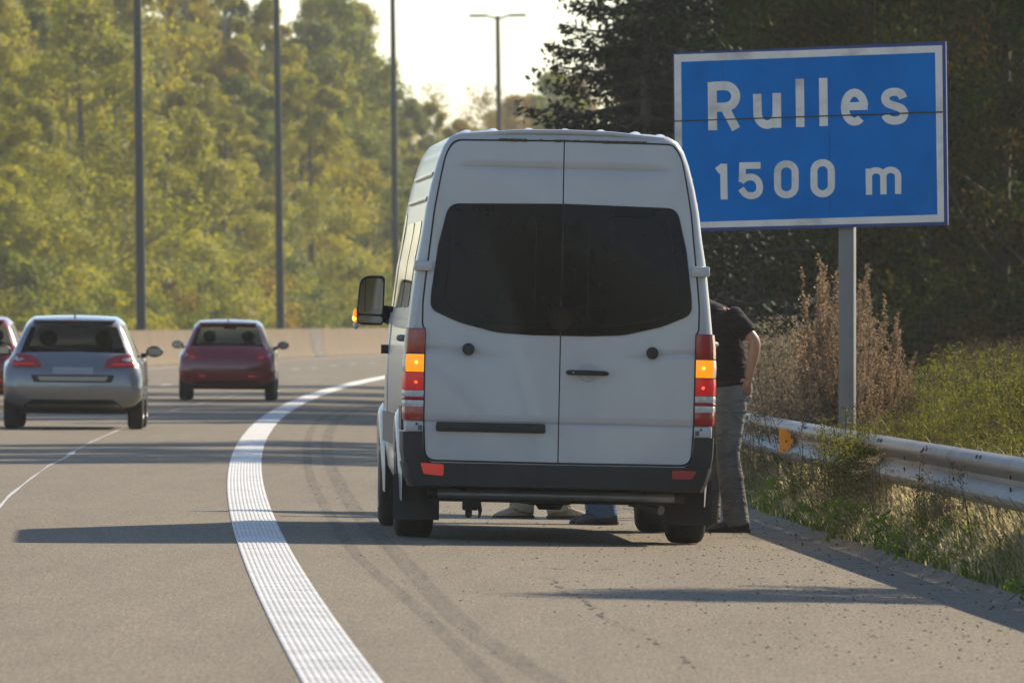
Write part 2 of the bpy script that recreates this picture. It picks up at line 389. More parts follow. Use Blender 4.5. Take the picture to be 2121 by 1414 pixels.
# ================================================================== TREES
M_BARK = pm('bark', (.085, .07, .055), .95, noise=.3, nscale=6, bump=.5, bscale=14)
M_BIRCH = pm('pale_bark', (.19, .175, .15), .9, noise=.4, nscale=4)
LM = {
 'yellow-green': leafmat('leaf_yellow_green', [(.12, .14, .010), (.26, .265, .012), (.39, .345, .014), (.48, .365, .016)], .6),
 'green': leafmat('leaf_green', [(.06, .09, .012), (.125, .165, .014), (.23, .25, .016), (.34, .31, .018)], .58),
 'golden': leafmat('leaf_golden', [(.13, .12, .010), (.26, .22, .012), (.39, .28, .012), (.42, .23, .012)], .6),
 'russet': leafmat('leaf_russet', [(.085, .08, .012), (.20, .15, .014), (.32, .19, .014), (.28, .21, .016)], .55),
}
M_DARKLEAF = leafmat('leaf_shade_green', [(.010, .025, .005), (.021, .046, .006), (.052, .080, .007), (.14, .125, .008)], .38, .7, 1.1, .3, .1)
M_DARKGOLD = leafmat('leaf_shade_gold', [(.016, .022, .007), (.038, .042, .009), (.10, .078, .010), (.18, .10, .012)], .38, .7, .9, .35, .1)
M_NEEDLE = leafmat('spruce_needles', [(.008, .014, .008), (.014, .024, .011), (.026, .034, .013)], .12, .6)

def crown_points(h, rad, base, n, clumps, seed, point=.6, cr=(.55, 1.15), squash=.75, cone=False):
    r = np.random.default_rng(seed); P = []
    C = []
    while len(C) < clumps:
        z = r.uniform(0, 1) ** (1.25 if cone else 1); prof = (min(1, z / .16 + .35) * (1 - z) ** .62 * 1.12 + .07) if cone else (math.sin(math.pi * min(1, z * .92 + .08) ** point)) ** .75
        a = r.uniform(0, 2 * math.pi); rr = rad * prof * (r.uniform(.25, 1) ** .5) * (1 + .22 * math.sin(3 * a + seed) + .15 * math.sin(5 * z * 3 + seed))
        C.append((math.cos(a) * rr, math.sin(a) * rr, base + z * (h - base - .4)))
    C = np.array(C); k = r.integers(0, clumps, n); rc = r.uniform(cr[0], cr[1], clumps) * (1.25 - .75 * (C[:, 2] / h) if cone else 1)
    v = r.normal(size=(n, 3)); v /= np.linalg.norm(v, axis=1)[:, None]
    rad_ = (r.uniform(0, 1, n) ** .45) * rc[k]; v[:, 2] = v[:, 2] * squash + .12
    P_ = C[k] + v * rad_[:, None]; ax = P_ * np.array((1, 1, 0)); ax /= np.linalg.norm(ax, axis=1)[:, None] + 1e-6
    return P_, C, v * .75 + ax * .45
def trunk_mesh(name, h, r0, C, mat, limbs=8, seed=0):
    rr = random.Random(seed); m = MB(); top = h * .86
    bend = [rr.uniform(-.25, .25) for _ in range(4)]
    def ax(z): t = z / top; return Vector((bend[0] * math.sin(t * 3) , bend[1] * math.sin(t * 2.6), z))
    m.tube([ax(top * k / 7) for k in range(8)], [r0 * (1.35 if k == 0 else 1 - .11 * k) for k in range(8)], 8)
    cs = list(C); rr.shuffle(cs)
    for c in cs[:limbs]:
        c = Vector(c); s = ax(max(h * .12, min(top * .92, c.z - math.hypot(c.x, c.y) * .8)))
        mid = (s + c) / 2 + Vector((0, 0, -.15)); m.tube([s, mid, c], [r0 * .33, r0 * .2, r0 * .06], 5)
    return m.mesh(name, mat)

def leafy_proto(kind, seed, h, rad, base, n, clumps, size, mat, bark, **kw):
    P, C, NN = crown_points(h, rad, base, n, clumps, seed, **kw)
    me = leaves('crown', P, rng.uniform(size * .7, size * 1.3, n), mat)
    tm = trunk_mesh('trunk', h, h * .011 + .04, C, bark, 10, seed)
    return me, tm
def plant_tree(name, me, tm, loc, rz, sc, label, cat, group):
    t = empty(name, loc, rz); t.scale = sc; tag(t, label, cat, group)
    put('trunk', tm, t, 0); put('crown', me, t, 0); return t

# --- the sunlit wood beyond the opposite carriageway
SH = []
for k, (h, rad, base, pt) in enumerate([(16, 3.4, 1.2, .62), (17.5, 2.7, 1.6, .55), (14.5, 3.8, .8, .7), (18.5, 3.1, 1.5, .5), (12, 3.0, .3, .62)]):
    P, C, NN = crown_points(h, rad, base, 24000, 70, 20 + k, point=pt, cr=(.65, 1.2), squash=.9, cone=(k != 2))
    mats = {c: leaves('crown', P, rng.uniform(.11, .25, len(P)), LM[c], N0=NN) for c in (LM if k < 1 else {'yellow-green': 0, 'green': 0, ('golden' if k % 2 else 'russet'): 0})}
    SH.append((h, mats, trunk_mesh('trunk', h, .2, C, M_BIRCH if k in (1, 3) else M_BARK, 9, k)))
ONES = 'first second third fourth fifth sixth seventh eighth ninth tenth eleventh twelfth thirteenth fourteenth fifteenth sixteenth seventeenth eighteenth nineteenth'.split()
TENS = {2: 'twenty', 3: 'thirty', 4: 'forty', 5: 'fifty', 6: 'sixty', 7: 'seventy', 8: 'eighty', 9: 'ninety'}
def TH(n):
    if n >= 100: return 'hundred-and-' + TH(n - 100) if n > 100 else 'hundredth'
    return ONES[n - 1] if n < 20 else (TENS[n // 10] + '-' + ONES[n % 10 - 1] if n % 10 else TENS[n // 10][:-1] + 'ieth')
rt = random.Random(11); LT = []
def left_row(off, d0, d1, step, hs, rowname, jit, rad=1.0):
    d = d0
    while d < d1:
        X = q(d) + off + rt.uniform(-jit, jit); px = 1060.5 + F * X / d
        if -130 < px < 1010:
            k = rt.choices(range(5), hs[1])[0]; h, mats, tm = SH[k]
            c = rt.choices(list(mats), [ {'yellow-green': 5, 'green': 2.6, 'golden': 2.2, 'russet': .8}[x] for x in mats])[0]
            top = hs[0](px) * rt.uniform(.78, 1.12)
            LT.append((px, X, d, k, c, top, rowname, rad))
        d += step * rt.uniform(.75, 1.25)
hh = lambda px: np.interp(px, [-100, 60, 110, 300, 540, 600, 660, 720, 765, 800, 850, 1010], [14.5, 16.5, 18.5, 21, 20.5, 18.6, 19, 20, 19.5, 16.5, 14.2, 12])
left_row(-25, 380, 760, 9.5, (lambda p: hh(p) * .74, [3, 3, 3, 2, 3]), 'at the front of the wood', 2.2, 1.15)
left_row(-31, 395, 780, 9.5, (lambda p: hh(p) * 1.05, [3, 4, 2, 4, 0]), 'in the middle of the wood', 2)
left_row(-38, 410, 800, 9.5, (lambda p: hh(p) * 1.13, [3, 4, 1, 4, 0]), 'at the back of the wood', 2, 1.1)
cnt = {}
for (px, X, d, k, c, top, row, rad) in sorted(LT):
    h, mats, tm = SH[k]; s = top / h; w_ = rt.uniform(.9, 1.25) * (s ** .5) * rad
    cnt[(c, row)] = cnt.get((c, row), 0) + 1; ordn = cnt[(c, row)]
    th = TH(ordn)
    plant_tree('broadleaf_tree', mats[c], tm, (X, d, 0), rt.uniform(0, 6.28), (w_, w_, s),
        f'{c} autumn tree {row}, {th} such tree from the left', 'tree', 'autumn trees of the wood beyond the barrier')
# scrub at the foot of the wood
P, C, NN = crown_points(3.6, 2.0, .1, 5000, 40, 77, point=.75, cr=(.4, .8))
scr = {c: leaves('foliage', P, rng.uniform(.10, .22, len(P)), LM[c]) for c in ('yellow-green', 'green', 'russet')}
n_s = 0
for d in np.arange(372, 720, 7.5):
    X = q(d) - 22.5 + rt.uniform(-.8, .8); px = 1060.5 + F * X / d
    if -60 < px < 990:
        c = rt.choice(list(scr)); n_s += 1; t = empty('shrub', (X, d, 0), rt.uniform(0, 6)); s = rt.uniform(.8, 1.35); t.scale = (s * 1.1, s * 1.1, s)
        tag(t, f'{c} shrub at the foot of the wood, {TH(n_s)} from the left', 'shrub', 'shrubs along the foot of the wood')
        put('foliage', scr[c], t, 0)
# --- hazy trees far down the road and the greyish ones at the top left
P, C, NN = crown_points(18, 4.2, 2.5, 9000, 60, 55, point=.6, cr=(.7, 1.3)); farm = leaves('crown', P, rng.uniform(.2, .42, len(P)), LM['green']); fart = trunk_mesh('trunk', 18, .25, C, M_BARK, 10, 3)
farm2 = leaves('crown', P, rng.uniform(.2, .42, len(P)), LM['russet'])
FAR = [(905, 800, 15.0, 0), (935, 830, 14.6, 1), (968, 790, 16.0, 0), (1003, 810, 15.0, 1), (1035, 830, 18.0, 0), (1070, 800, 18.5, 1), (1105, 820, 19, 0), (1145, 790, 20, 0), (1190, 800, 20, 1),
       (-30, 860, 29, 0), (40, 900, 31, 0), (100, 880, 28, 0)]
for i, (px, d, h, k) in enumerate(FAR):
    s = h / 18
    plant_tree('distant_tree', (farm, farm2)[k], fart, ((px - 1060.5) * d / F, d, 0), i * 1.3, (s * 1.1, s * 1.1, s),
        ('pale hazy tree far off under the sky gap, ' if px > 800 else 'grey hazy tree above the wood at top left, ') + f'{["first","second","third","fourth","fifth","sixth","seventh","eighth","ninth"][i if i < 9 else i - 9]} from the left', 'tree', 'hazy distant trees')
M_TWIG = pm('grey_twigs', (.16, .135, .115), .9)
def bare_mesh(h, seed, up=.75):
    rr = random.Random(seed); m = MB()
    def grow(p, dr, ln, r, lv):
        q1 = p + dr * ln * .5 + Vector((rr.uniform(-.05, .05) * ln, rr.uniform(-.05, .05) * ln, 0)); e = p + dr * ln
        m.tube([p, q1, e], [r, r * .8, r * .62], 4 if lv > 1 else 6, False)
        if lv == 5: return
        for k in range(3 if lv < 4 else 4):
            nd = (dr + Vector((rr.gauss(0, .48), rr.gauss(0, .48), rr.gauss(.12, .22)))).normalized()
            grow(p + dr * ln * rr.uniform(.55, 1), nd, ln * rr.uniform(.55, .78), r * .58, lv + 1)
    grow(Vector((0, 0, 0)), Vector((0, 0, 1)), h * .34, h * .011, 0)
    return m.mesh('branches', M_TWIG, False)
bm1, bm2 = bare_mesh(20, 3), bare_mesh(20, 9)
P9, C9, N9 = crown_points(18, 3.6, 7, 1500, 60, 99, cr=(.5, 1.2)); thin = leaves('sparse_leaves', P9, rng.uniform(.16, .3, len(P9)), LM['russet'])
for i, (px, d, h, me, lf, lab) in enumerate([(866, 760, 23.5, bm1, 0, 'tall thin nearly bare tree against the sky right of the third lamp post'), (895, 780, 21, bm2, 1, 'bare twiggy tree leaning beside the taller bare one in the gap of sky'),
                            (990, 770, 20.5, bm2, 1, 'thinly leaved hazy tree left of the T shaped lamp'), (1020, 790, 21.0, bm1, 1, 'thinly leaved hazy tree standing behind the T shaped lamp'), (1075, 780, 18.5, bm1, 1, 'thinly leaved hazy tree right of the T shaped lamp')]):
    t = empty('bare_tree', ((px - 1060.5) * d / F, d, 0), i * 2.1); s = h / 20; t.scale = (s, s, s); tag(t, lab, 'tree', 'thin hazy trees in the gap of sky')
    put('branches', me, t, 0)
    if lf: put('sparse_leaves', thin, t, 0)
# --- the dark trees on the right, seen against the light
RT = []
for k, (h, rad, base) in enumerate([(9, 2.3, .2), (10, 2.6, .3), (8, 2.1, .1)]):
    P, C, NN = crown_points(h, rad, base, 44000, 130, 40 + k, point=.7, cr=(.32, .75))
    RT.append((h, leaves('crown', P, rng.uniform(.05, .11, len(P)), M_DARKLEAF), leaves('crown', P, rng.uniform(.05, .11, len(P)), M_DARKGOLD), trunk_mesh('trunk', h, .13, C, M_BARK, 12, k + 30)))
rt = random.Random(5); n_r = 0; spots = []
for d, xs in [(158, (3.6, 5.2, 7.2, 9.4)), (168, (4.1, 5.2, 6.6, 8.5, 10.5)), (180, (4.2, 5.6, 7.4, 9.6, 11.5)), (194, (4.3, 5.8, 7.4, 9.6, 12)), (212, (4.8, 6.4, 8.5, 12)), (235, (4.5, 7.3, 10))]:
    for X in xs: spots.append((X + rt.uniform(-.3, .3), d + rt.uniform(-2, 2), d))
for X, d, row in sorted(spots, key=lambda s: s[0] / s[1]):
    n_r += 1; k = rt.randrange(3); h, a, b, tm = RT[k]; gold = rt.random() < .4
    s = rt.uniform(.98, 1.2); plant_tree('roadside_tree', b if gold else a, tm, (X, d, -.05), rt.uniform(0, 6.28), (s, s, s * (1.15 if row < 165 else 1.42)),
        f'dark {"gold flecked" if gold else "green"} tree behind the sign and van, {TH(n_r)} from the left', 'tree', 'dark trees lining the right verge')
# spruce with layered boughs at the left end of them
def spruce_mesh(h, r0, seed):
    rr = np.random.default_rng(seed); P = []; U = []; tr = MB()
    tr.tube([(0, 0, 0), (0, 0, h * .5), (0, 0, h * .97)], [.14, .09, .02], 7)
    z = .5
    while z < h * .97:
        L = r0 * (1 - z / h) ** .72 + .12; nb = rr.integers(6, 10)
        for k in range(nb):
            a = rr.uniform(0, 6.28); l = L * rr.uniform(.7, 1.15); n = int(150 * l) + 20; t = rr.uniform(.08, 1, n) ** .8
            d = np.array((math.cos(a), math.sin(a), 0)); s = np.array((-d[1], d[0], 0))
            wd = (1 - t) * .32 * l ** .5 + .05
            p = np.outer(t * l, d) + np.outer(rr.normal(0, 1, n) * wd, s); p[:, 2] = z - .16 * l * np.sin(t * 2.2) + .1 * l * t ** 3 + rr.normal(0, .035, n) - np.abs(rr.normal(0, .05, n))
            P.append(p); U.append(np.repeat((d + np.array((0, 0, -.25)))[None], n, 0) + rr.normal(0, .5, (n, 1)) * s)
            tr.tube([(0, 0, z), (d[0] * l * .5, d[1] * l * .5, z - .12 * l), (d[0] * l * .95, d[1] * l * .95, z - .06 * l)], [.025, .015, .006], 4, False)
        z += rr.uniform(.22, .36)
    P = np.concatenate(P); U = np.concatenate(U)
    return leaves('crown', P, rng.uniform(.07, .15, len(P)), M_NEEDLE, .35, .4, U), tr.mesh('trunk', M_BARK)
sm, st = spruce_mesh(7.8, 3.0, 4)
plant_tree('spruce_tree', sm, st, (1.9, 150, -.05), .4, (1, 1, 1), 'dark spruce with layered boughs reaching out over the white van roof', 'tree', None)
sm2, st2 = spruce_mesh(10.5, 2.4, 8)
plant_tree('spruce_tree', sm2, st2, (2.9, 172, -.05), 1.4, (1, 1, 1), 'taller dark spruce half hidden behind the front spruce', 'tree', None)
for i in range(16):  # unseen trees added behind the viewpoint to darken reflections in the van's glass
    a = -1.25 + 2.5 * i / 15; k = i % 5; c = ('yellow-green', 'green')[i % 2]; h, mats, tm = SH[k]
    plant_tree('broadleaf_tree', mats[c], tm, (math.sin(a) * 75, -math.cos(a) * 62, 0), i * 1.7, (1.5, 1.5, 1.0), f'{c} unseen tree added behind the viewpoint for reflections, {TH(i + 1)} along', 'tree', 'trees added behind the viewpoint')
# trees just outside the frame whose shade falls on the road
for i, (X, d, k, s) in enumerate([(9.8, 117.5, 1, 1.5), (10.2, 122, 0, 1.8), (10.4, 127, 1, 1.7), (10.9, 133, 0, 1.8), (5.7, 59.9, 2, .66)]):
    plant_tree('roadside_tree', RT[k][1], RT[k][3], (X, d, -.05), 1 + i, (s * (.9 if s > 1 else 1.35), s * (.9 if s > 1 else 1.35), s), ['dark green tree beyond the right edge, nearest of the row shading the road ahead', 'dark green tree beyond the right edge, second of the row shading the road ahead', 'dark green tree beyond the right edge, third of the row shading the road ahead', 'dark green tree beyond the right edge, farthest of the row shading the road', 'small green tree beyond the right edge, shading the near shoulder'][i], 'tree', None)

# ================================================================== VAN
M_WHITE = pm('van_white_paint', (.46, .455, .45), .32, spec=.4, coat=.4, noise=.03, nscale=2, dirt=((.34, .31, .26), 3.0, .32))
M_BLACKPL = pm('black_plastic', (.014, .013, .012), .6, noise=.25, nscale=5, dirt=((.06, .05, .04), 3, .4))
M_GREYPL = pm('grey_plastic', (.085, .083, .08), .55, noise=.1)
M_GLASSDARK = pm('dark_tinted_glass', (.003, .003, .004), .06, spec=.13, dirt=((.010, .009, .008), 1.6, .3))
M_SEAL = pm('rubber_seal', (.025, .024, .022), .7)
M_LINE = pm('glass_heater_line', (.022, .022, .024), .7, spec=.1)
M_TYRE = pm('tyre_rubber', (.022, .021, .020), .85, noise=.2, nscale=12, bump=.3, bscale=60)
M_RIM = pm('wheel_rim', (.35, .35, .36), .35, metal=.8)
M_STEEL = pm('grey_steel_tube', (.23, .24, .25), .42, metal=.6, noise=.15, nscale=5, dirt=((.15, .10, .06), 4, .6))
M_UNDER = pm('underbody', (.018, .016, .014), .9)
M_REDLENS = pm('red_lens', (.33, .010, .012), .15, coat=.5, noise=.12, nscale=30)
M_REDLIT = pm('red_lens_lit', (.55, .012, .014), .2, emit=(1, .02, .02), es=.10, noise=.1, nscale=40)
M_AMBER = pm('amber_lens_lit', (.75, .24, .01), .2, emit=(1, .30, .008), es=.62)
M_FILAMENT = pm('bulb_glow', (1, .8, .2), .3, emit=(1, .62, .08), es=.95)
M_REDGLOW = pm('red_bulb_glow', (1, .2, .1), .3, emit=(1, .1, .04), es=.8)
M_CLEAR = pm('clear_lens', (.52, .50, .47), .15, coat=.3, noise=.2, nscale=30)
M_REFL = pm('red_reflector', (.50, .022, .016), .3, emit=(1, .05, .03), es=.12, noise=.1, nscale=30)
M_REFLD = pm('dirty_red_reflector', (.35, .02, .015), .4, dirt=((.06, .04, .03), 9, .9))
M_MIRROR = pm('mirror_glass', (.13, .14, .18), .04, metal=1)

VW = [(.36, .93), (.43, .966), (.584, .990), (.77, .994), (.957, .997), (1.174, .997), (1.39, .98), (1.609, .956), (1.795, .934), (1.98, .902), (2.137, .882), (2.292, .851), (2.447, .81), (2.54, .775), (2.60, .735), (2.632, .67), (2.645, .55), (2.652, .28), (2.655, 0)]
def vw(z): return float(np.interp(z, [a for a, b in VW], [b for a, b in VW]))
def lean(z): return max(0, z - 1.33) ** 1.15 * .055
vx0 = .283; vy0 = 68.0
van = empty('delivery_van', (vx0, vy0, G(vx0, vy0 + 3)), rot=(0, R(1.25), R(2.4)))
tag(van, 'white high roof van with dark rear windows and flashing hazard lights on the hard shoulder', 'van')
def van_section(y, top=2.655, ins=0, hw=1.0):
    half = [(.0, .36), (.55, .36)] + [(w, z) for z, w in reversed(VW)][::-1]
    out = []
    for w, z in half:
        zz = z if z < 1 else 1 + (z - 1) * (top - 1) / 1.655
        w2 = max(0, w * hw - (ins if w > .3 else 0)); zz = zz - (ins * .9 if z > 2.3 else 0) + (ins * .3 if z < .4 else 0)
        if hw < 1 and z > 1: w2 *= 1
        out.append((w2, zz, z))
    R_ = [Vector((w, y + (lean(z) if y < 3 else 0), zz)) for w, zz, z in out]
    Lf = [Vector((-w, y + (lean(z) if y < 3 else 0), zz)) for w, zz, z in reversed(out[1:-1])]
    return R_ + Lf
b = MB(); st = [(0, 2.655, .045), (.012, 2.655, .022), (.035, 2.655, .008), (.075, 2.655, 0), (.12, 2.655, 0)] + [(y, 2.655, 0) for y in (.6, 1.2, 2, 2.8, 3.6)] + [(4.15, 2.65, 0), (4.4, 2.60, .01), (4.7, 2.30, .03), (5.05, 1.86, .05), (5.35, 1.45, .07), (5.6, 1.25, .1), (5.82, 1.05, .16), (5.9, .98, .24)]
rows = [van_section(y, t, i) for y, t, i in st]
b.grid(rows, True); n0 = len(rows[0]); b.f.append(tuple(range(n0))[::-1]); e0 = (len(rows) - 1) * n0; b.f.append(tuple(e0 + i for i in range(n0)))
vb = b.build('body', M_WHITE, van, 40); VB = bvh_of(vb.data)
# roof ribs, pressed into the roof panel
for x in (-.62, -.45, -.22, .015, .245, .47, .63):
    MB().tube([(x, .10, 2.640 - abs(x) ** 3 * .09), (x, .3, 2.655 - abs(x) ** 3 * .09), (x, 3.9, 2.655 - abs(x) ** 3 * .09)], [.02, .035, .035], 10, True, .55).build('roof_rib', M_WHITE, van, 60)
MB().tube([(-.64, .1, 2.612), (-.3, .085, 2.642), (0, .08, 2.648), (.3, .085, 2.642), (.64, .1, 2.612)], .016, 8, True).build('roof_edge_trim', M_WHITE, van, 60)
# rear doors
def hump(z, c, w, a): t = abs(z - c) / w; return a * max(0, 1 - t) ** 1.2
def door_fn(x, z):
    e = hump(z, 2.41, .02, -.012) * (abs(x) < .64) + hump(z, .768, .014, -.010)
    cx = abs(x); zc = 1.235 - .06 * ((.87 - cx) / .45) ** 1.6 if cx < .87 else 1.235
    if cx > .42: e += hump(z, zc, .02, -.010 * min(1, (cx - .42) / .2))
    return e
HALF = [(.004, 2.583), (.702, 2.575), (.755, 2.49), (.783, 2.355), (.822, 2.13), (.850, 1.865), (.874, 1.645), (.884, 1.53), (.884, 1.39), (.868, 1.36), (.864, .78), (.858, .66), (.85, .525), (.004, .522)]
RAD = [0, .10, .05, .05, .05, .05, .05, .03, .02, .02, .02, .03, .15, 0]
cuts = [2.41 + d for d in (-.022, -.011, 0, .011, .022)] + [.768 + d for d in (-.016, -.008, 0, .008, .016)] + [1.16 + .015 * k for k in range(7)]
S_HALF = [(a + (.011 if a > .1 else -.0035), c + (.012 if c > 2.5 else -.012 if c < .6 else 0)) for a, c in HALF]
for s in (-1, 1):
    mir = lambda P: [(s * a, c) for a, c in (P if s > 0 else P[::-1])]
    rad = RAD if s > 0 else RAD[::-1]
    shell('door_seal', roundpoly(mir(S_HALF), rad, 6), VB, .003, .01, M_SEAL, van)
    dr = shell('rear_door', roundpoly(mir(HALF), rad, 6), VB, .016, .015, M_WHITE, van, fn=door_fn, cuts=cuts, step=.075)
    DB = bvh_of(dr.data)
    WIN = [(.0045, 2.185), (.735, 2.172), (.80, 1.90), (.838, 1.60), (.843, 1.49), (.655, 1.408), (.41, 1.348), (.2, 1.337), (.0045, 1.336)]
    win = shell('window', roundpoly(mir(WIN), [0, .07, .02, .02, .10, .05, .05, .02, 0][::s], 6), DB, .006, .01, M_GLASSDARK, dr)
    WB = bvh_of(win.data)
    ring = roundpoly(mir([(.17, 2.115), (.685, 2.105), (.755, 1.55), (.68, 1.46), (.30, 1.40), (.17, 1.43)]), .09, 6)
    ins = []
    for (x, z) in ring + [ring[0]]:
        h = WB.ray_cast(Vector((x, -2, z)), Vector((0, 1, 0))); ins.append(h[0] + Vector((0, -.001, 0)) if h[0] else Vector((x, 0, z)))
    MB().tube(ins, .0028, 4, False).build('window_frame_line', M_LINE, win, 0)
    MB().tube([WB.ray_cast(Vector((s * x, -2, z)), Vector((0, 1, 0)))[0] for x, z in ((.30, 2.112), (.335, 2.04))], .0035, 4).build('scratch', M_LINE, win, 0)
    MB().lathe([(-.005, .03), (-.03, .040), (-.044, .036), (-.05, .02)], 'y', 20, (s * .592, -.01, 1.238)).build('door_stop', M_BLACKPL, dr, 40)
    hg = MB(); hg.box(s * .845 - .035, s * .845 + .085 * s + (.0 if s > 0 else .035), -.045, .01, 1.735, 1.80, ch=.008) if False else hg.box(min(s * .835, s * .95), max(s * .835, s * .95), -.03, .06, 1.735, 1.80, ch=.008)
    hg.build('hinge', M_WHITE, van); 
    hl = MB().box(min(s * .872, s * .985), max(s * .872, s * .985), -.035, .03, .703, .770, ch=.008).build('hinge', M_WHITE, van)
    MB().lathe([(-.002, .008), (-.005, .008)], 'y', 10, (s * .915, -.0345, .752)).build('bolt_hole', M_SEAL, hl)
    MB().box(min(s * .879, s * .905), max(s * .879, s * .905), -.037, -.034, .712, .745).build('catch', M_GREYPL, hl)
    if s > 0:
        MB().lathe([(-.001, .058), (-.0045, .056), (-.005, .0)], 'y', 28, (.182, -.0145, 1.105)).build('handle_recess', pm('recess_shade', (.40, .40, .40), .4), dr, 40)
        hd = MB().tube([(.05, -.018, 1.103), (.065, -.045, 1.103), (.18, -.052, 1.103), (.29, -.045, 1.101), (.305, -.018, 1.100)], [.013, .017, .017, .016, .012], 10).build('handle', M_BLACKPL, dr, 60)
        MB().lathe([(-.064, .006), (-.066, .004)], 'y', 12, (.085, 0, 1.103)).build('key_lock', M_RIM, hd)
    else:
        MB().box(-.79, -.085, -.045, -.012, .708, .768, ch=.012).build('plate_lamp_strip', M_BLACKPL, dr)
        bd = MB().lathe([(0, .088), (-.006, .088), (-.010, .080), (-.011, 0)], 'y', 36, (-.0, -.016, 1.447))
# round blank badge disc at the meeting of the windows (fixed to the right door)
bdg = MB().lathe([(-.02, .086), (-.026, .084), (-.028, .078), (-.0275, .07), (-.029, .0)], 'y', 40, (.0, 0, 1.445)); bdg.build('badge_disc', M_GLASSDARK, van, 30)
MB().tube([(0, -.0305 + lean(1.35) * 0, 1.352), (0, -.02 + lean(1.7) - .012, 1.7), (0, lean(2.18) - .026, 2.18)], .003, 4).build('window_gap_line', M_LINE, van, 0)
# moss and dirt caught in the gap over the doors
M_MOSS = pm('moss_dirt', (.075, .055, .028), .95, noise=.4, nscale=40)
ms = MB(); xx = -.42
while xx < .5:
    L = random.uniform(.01, .06); hh_ = random.uniform(.003, .011); ms.box(xx, xx + L, -.02 + lean(2.59), -.002 + lean(2.59), 2.588 - hh_, 2.597, ch=.0015); xx += L + random.choice((.002, .004, .03, .08))
mo = ms.build('moss_dirt', M_MOSS, van); mo['kind'] = 'stuff'
# tail lights wrapping round the corners
SEG = [('red_lens', 1.362, 1.208, M_REDLENS), ('indicator_lens', 1.200, 1.086, M_AMBER), ('brake_lens', 1.080, .970, M_REDLIT), ('reverse_lens', .967, .927, M_CLEAR), ('red_strip', .926, .905, M_REDLENS), ('clear_strip', .904, .862, M_CLEAR), ('red_foot', .861, .778, M_REDLENS)]
for s in (-1, 1):
    def ring_at(z, xi, pr=0.0):
        xo = vw(z) + .010 + pr; ln = lean(z)
        return [(s * xi, -.004 + ln, z), (s * xi, -.024 + ln - pr, z), (s * (xo - .045), -.022 + ln - pr, z), (s * (xo - .016), -.008 + ln - pr, z), (s * (xo + .002), .035, z), (s * xo, .13, z), (s * (xo - .02), .13, z)]
    hb = MB().grid([ring_at(1.366, .868, -.004), ring_at(.775, .866, -.004)]); n = 7; hb.f += [tuple(range(n)), tuple(range(n, 2 * n))[::-1]]
    tl = hb.build('tail_light', M_SEAL, van, 30)
    for nm, z1, z0, m in SEG:
        xi = .876 if nm in ('indicator_lens', 'brake_lens') else .874
        def seg_build(i0, i1, nm, m, z1=z1, z0=z0, xi=xi):
            k = MB().grid([ring_at(z1, xi)[i0:i1], ring_at((z0 + z1) / 2, xi, .003)[i0:i1], ring_at(z0, xi)[i0:i1]]); return k.build(nm, m, tl, 25)
        if nm == 'indicator_lens':
            seg_build(0, 4, nm, m); seg_build(3, 7, 'side_lens', M_CLEAR)
            MB().lathe([(-.028, .012), (-.032, .008), (-.034, 0)], 'y', 16, (s * .925, lean(1.14), 1.147)).build('bulb', M_FILAMENT, tl, 60)
            for x in np.arange(.885, .965, .011): MB().box(s * x - .0012, s * x + .0012, -.0285, -.020, z0 + .003, z1 - .003).build('lens_rib', M_AMBER, tl, 0) if False else None
        else:
            seg_build(0, 7, nm, m)
            if nm == 'brake_lens': MB().lathe([(-.028, .011), (-.031, .007), (-.032, 0)], 'y', 14, (s * .925, 0, 1.02)).build('bulb', M_REDGLOW, tl, 60)
# bumper: rises at both corners round the feet of the doors
for s in (-1,):
    OUT = [(-.985, .70), (-.872, .70), (-.869, .66), (-.862, .512), (.862, .512), (.869, .66), (.872, .70), (.985, .70), (.985, .47), (.93, .33), (-.93, .33), (-.985, .47)]
bp = MB()
def bump_sec(z):
    xo = vw(max(z, .36)) + .022 - max(0, .37 - z) * .15; k = max(0, z - .5) * .12
    return [(-xo, .62, z), (-xo, .2, z), (-(xo - .004), .06, z), (-(xo - .03), -.012 + k, z), (-(xo - .1), -.04 + k, z), (-.5, -.052 + k, z), (0, -.056 + k, z), (.5, -.052 + k, z), (xo - .1, -.04 + k, z), (xo - .03, -.012 + k, z), (xo - .004, .06, z), (xo, .2, z), (xo, .62, z)]
bp.grid([[(x * .97, y + .09 if y < .1 else y, z + .022) for x, y, z in bump_sec(.325)], [(x * 1.005, y + .02 if y < .1 else y, z + .014) for x, y, z in bump_sec(.335)], bump_sec(.36), bump_sec(.40), bump_sec(.48), bump_sec(.502), [(x * .995, y + .035 if abs(y) < .1 else y, .506) for x, y, z in bump_sec(.502)]])
bump_o = bp.build('bumper', M_BLACKPL, van, 40)
for s in (-1, 1):      # corner uprights beside the doors
    c = MB()
    prof = [(.50, .80), (.53, .845), (.58, .866), (.64, .873), (.70, .876)]
    c.grid([[(s * a, -.012, z), (s * a, -.022, z), (s * (vw(z) - .035), -.016, z), (s * (vw(z) + .006), .012, z), (s * (vw(z) + .014), .06, z), (s * (vw(z) + .014), .3, z), (s * (vw(z) + .012), .62, z)] for z, a in prof])
    c.build('bumper_corner', M_BLACKPL, bump_o, 40)
BB = bvh_of(bump_o.data)
shell('reflector', roundpoly([(-.885, .503), (-.735, .497), (-.735, .422), (-.862, .432)], .012, 3), BB, .006, .008, M_REFL, van)
o = shell('reflector', roundpoly([(.735, .49), (.895, .484), (.865, .432), (.735, .432)], .012, 3), BB, .006, .008, M_REFLD, van); o['label'] = 'dirty dark red reflector'
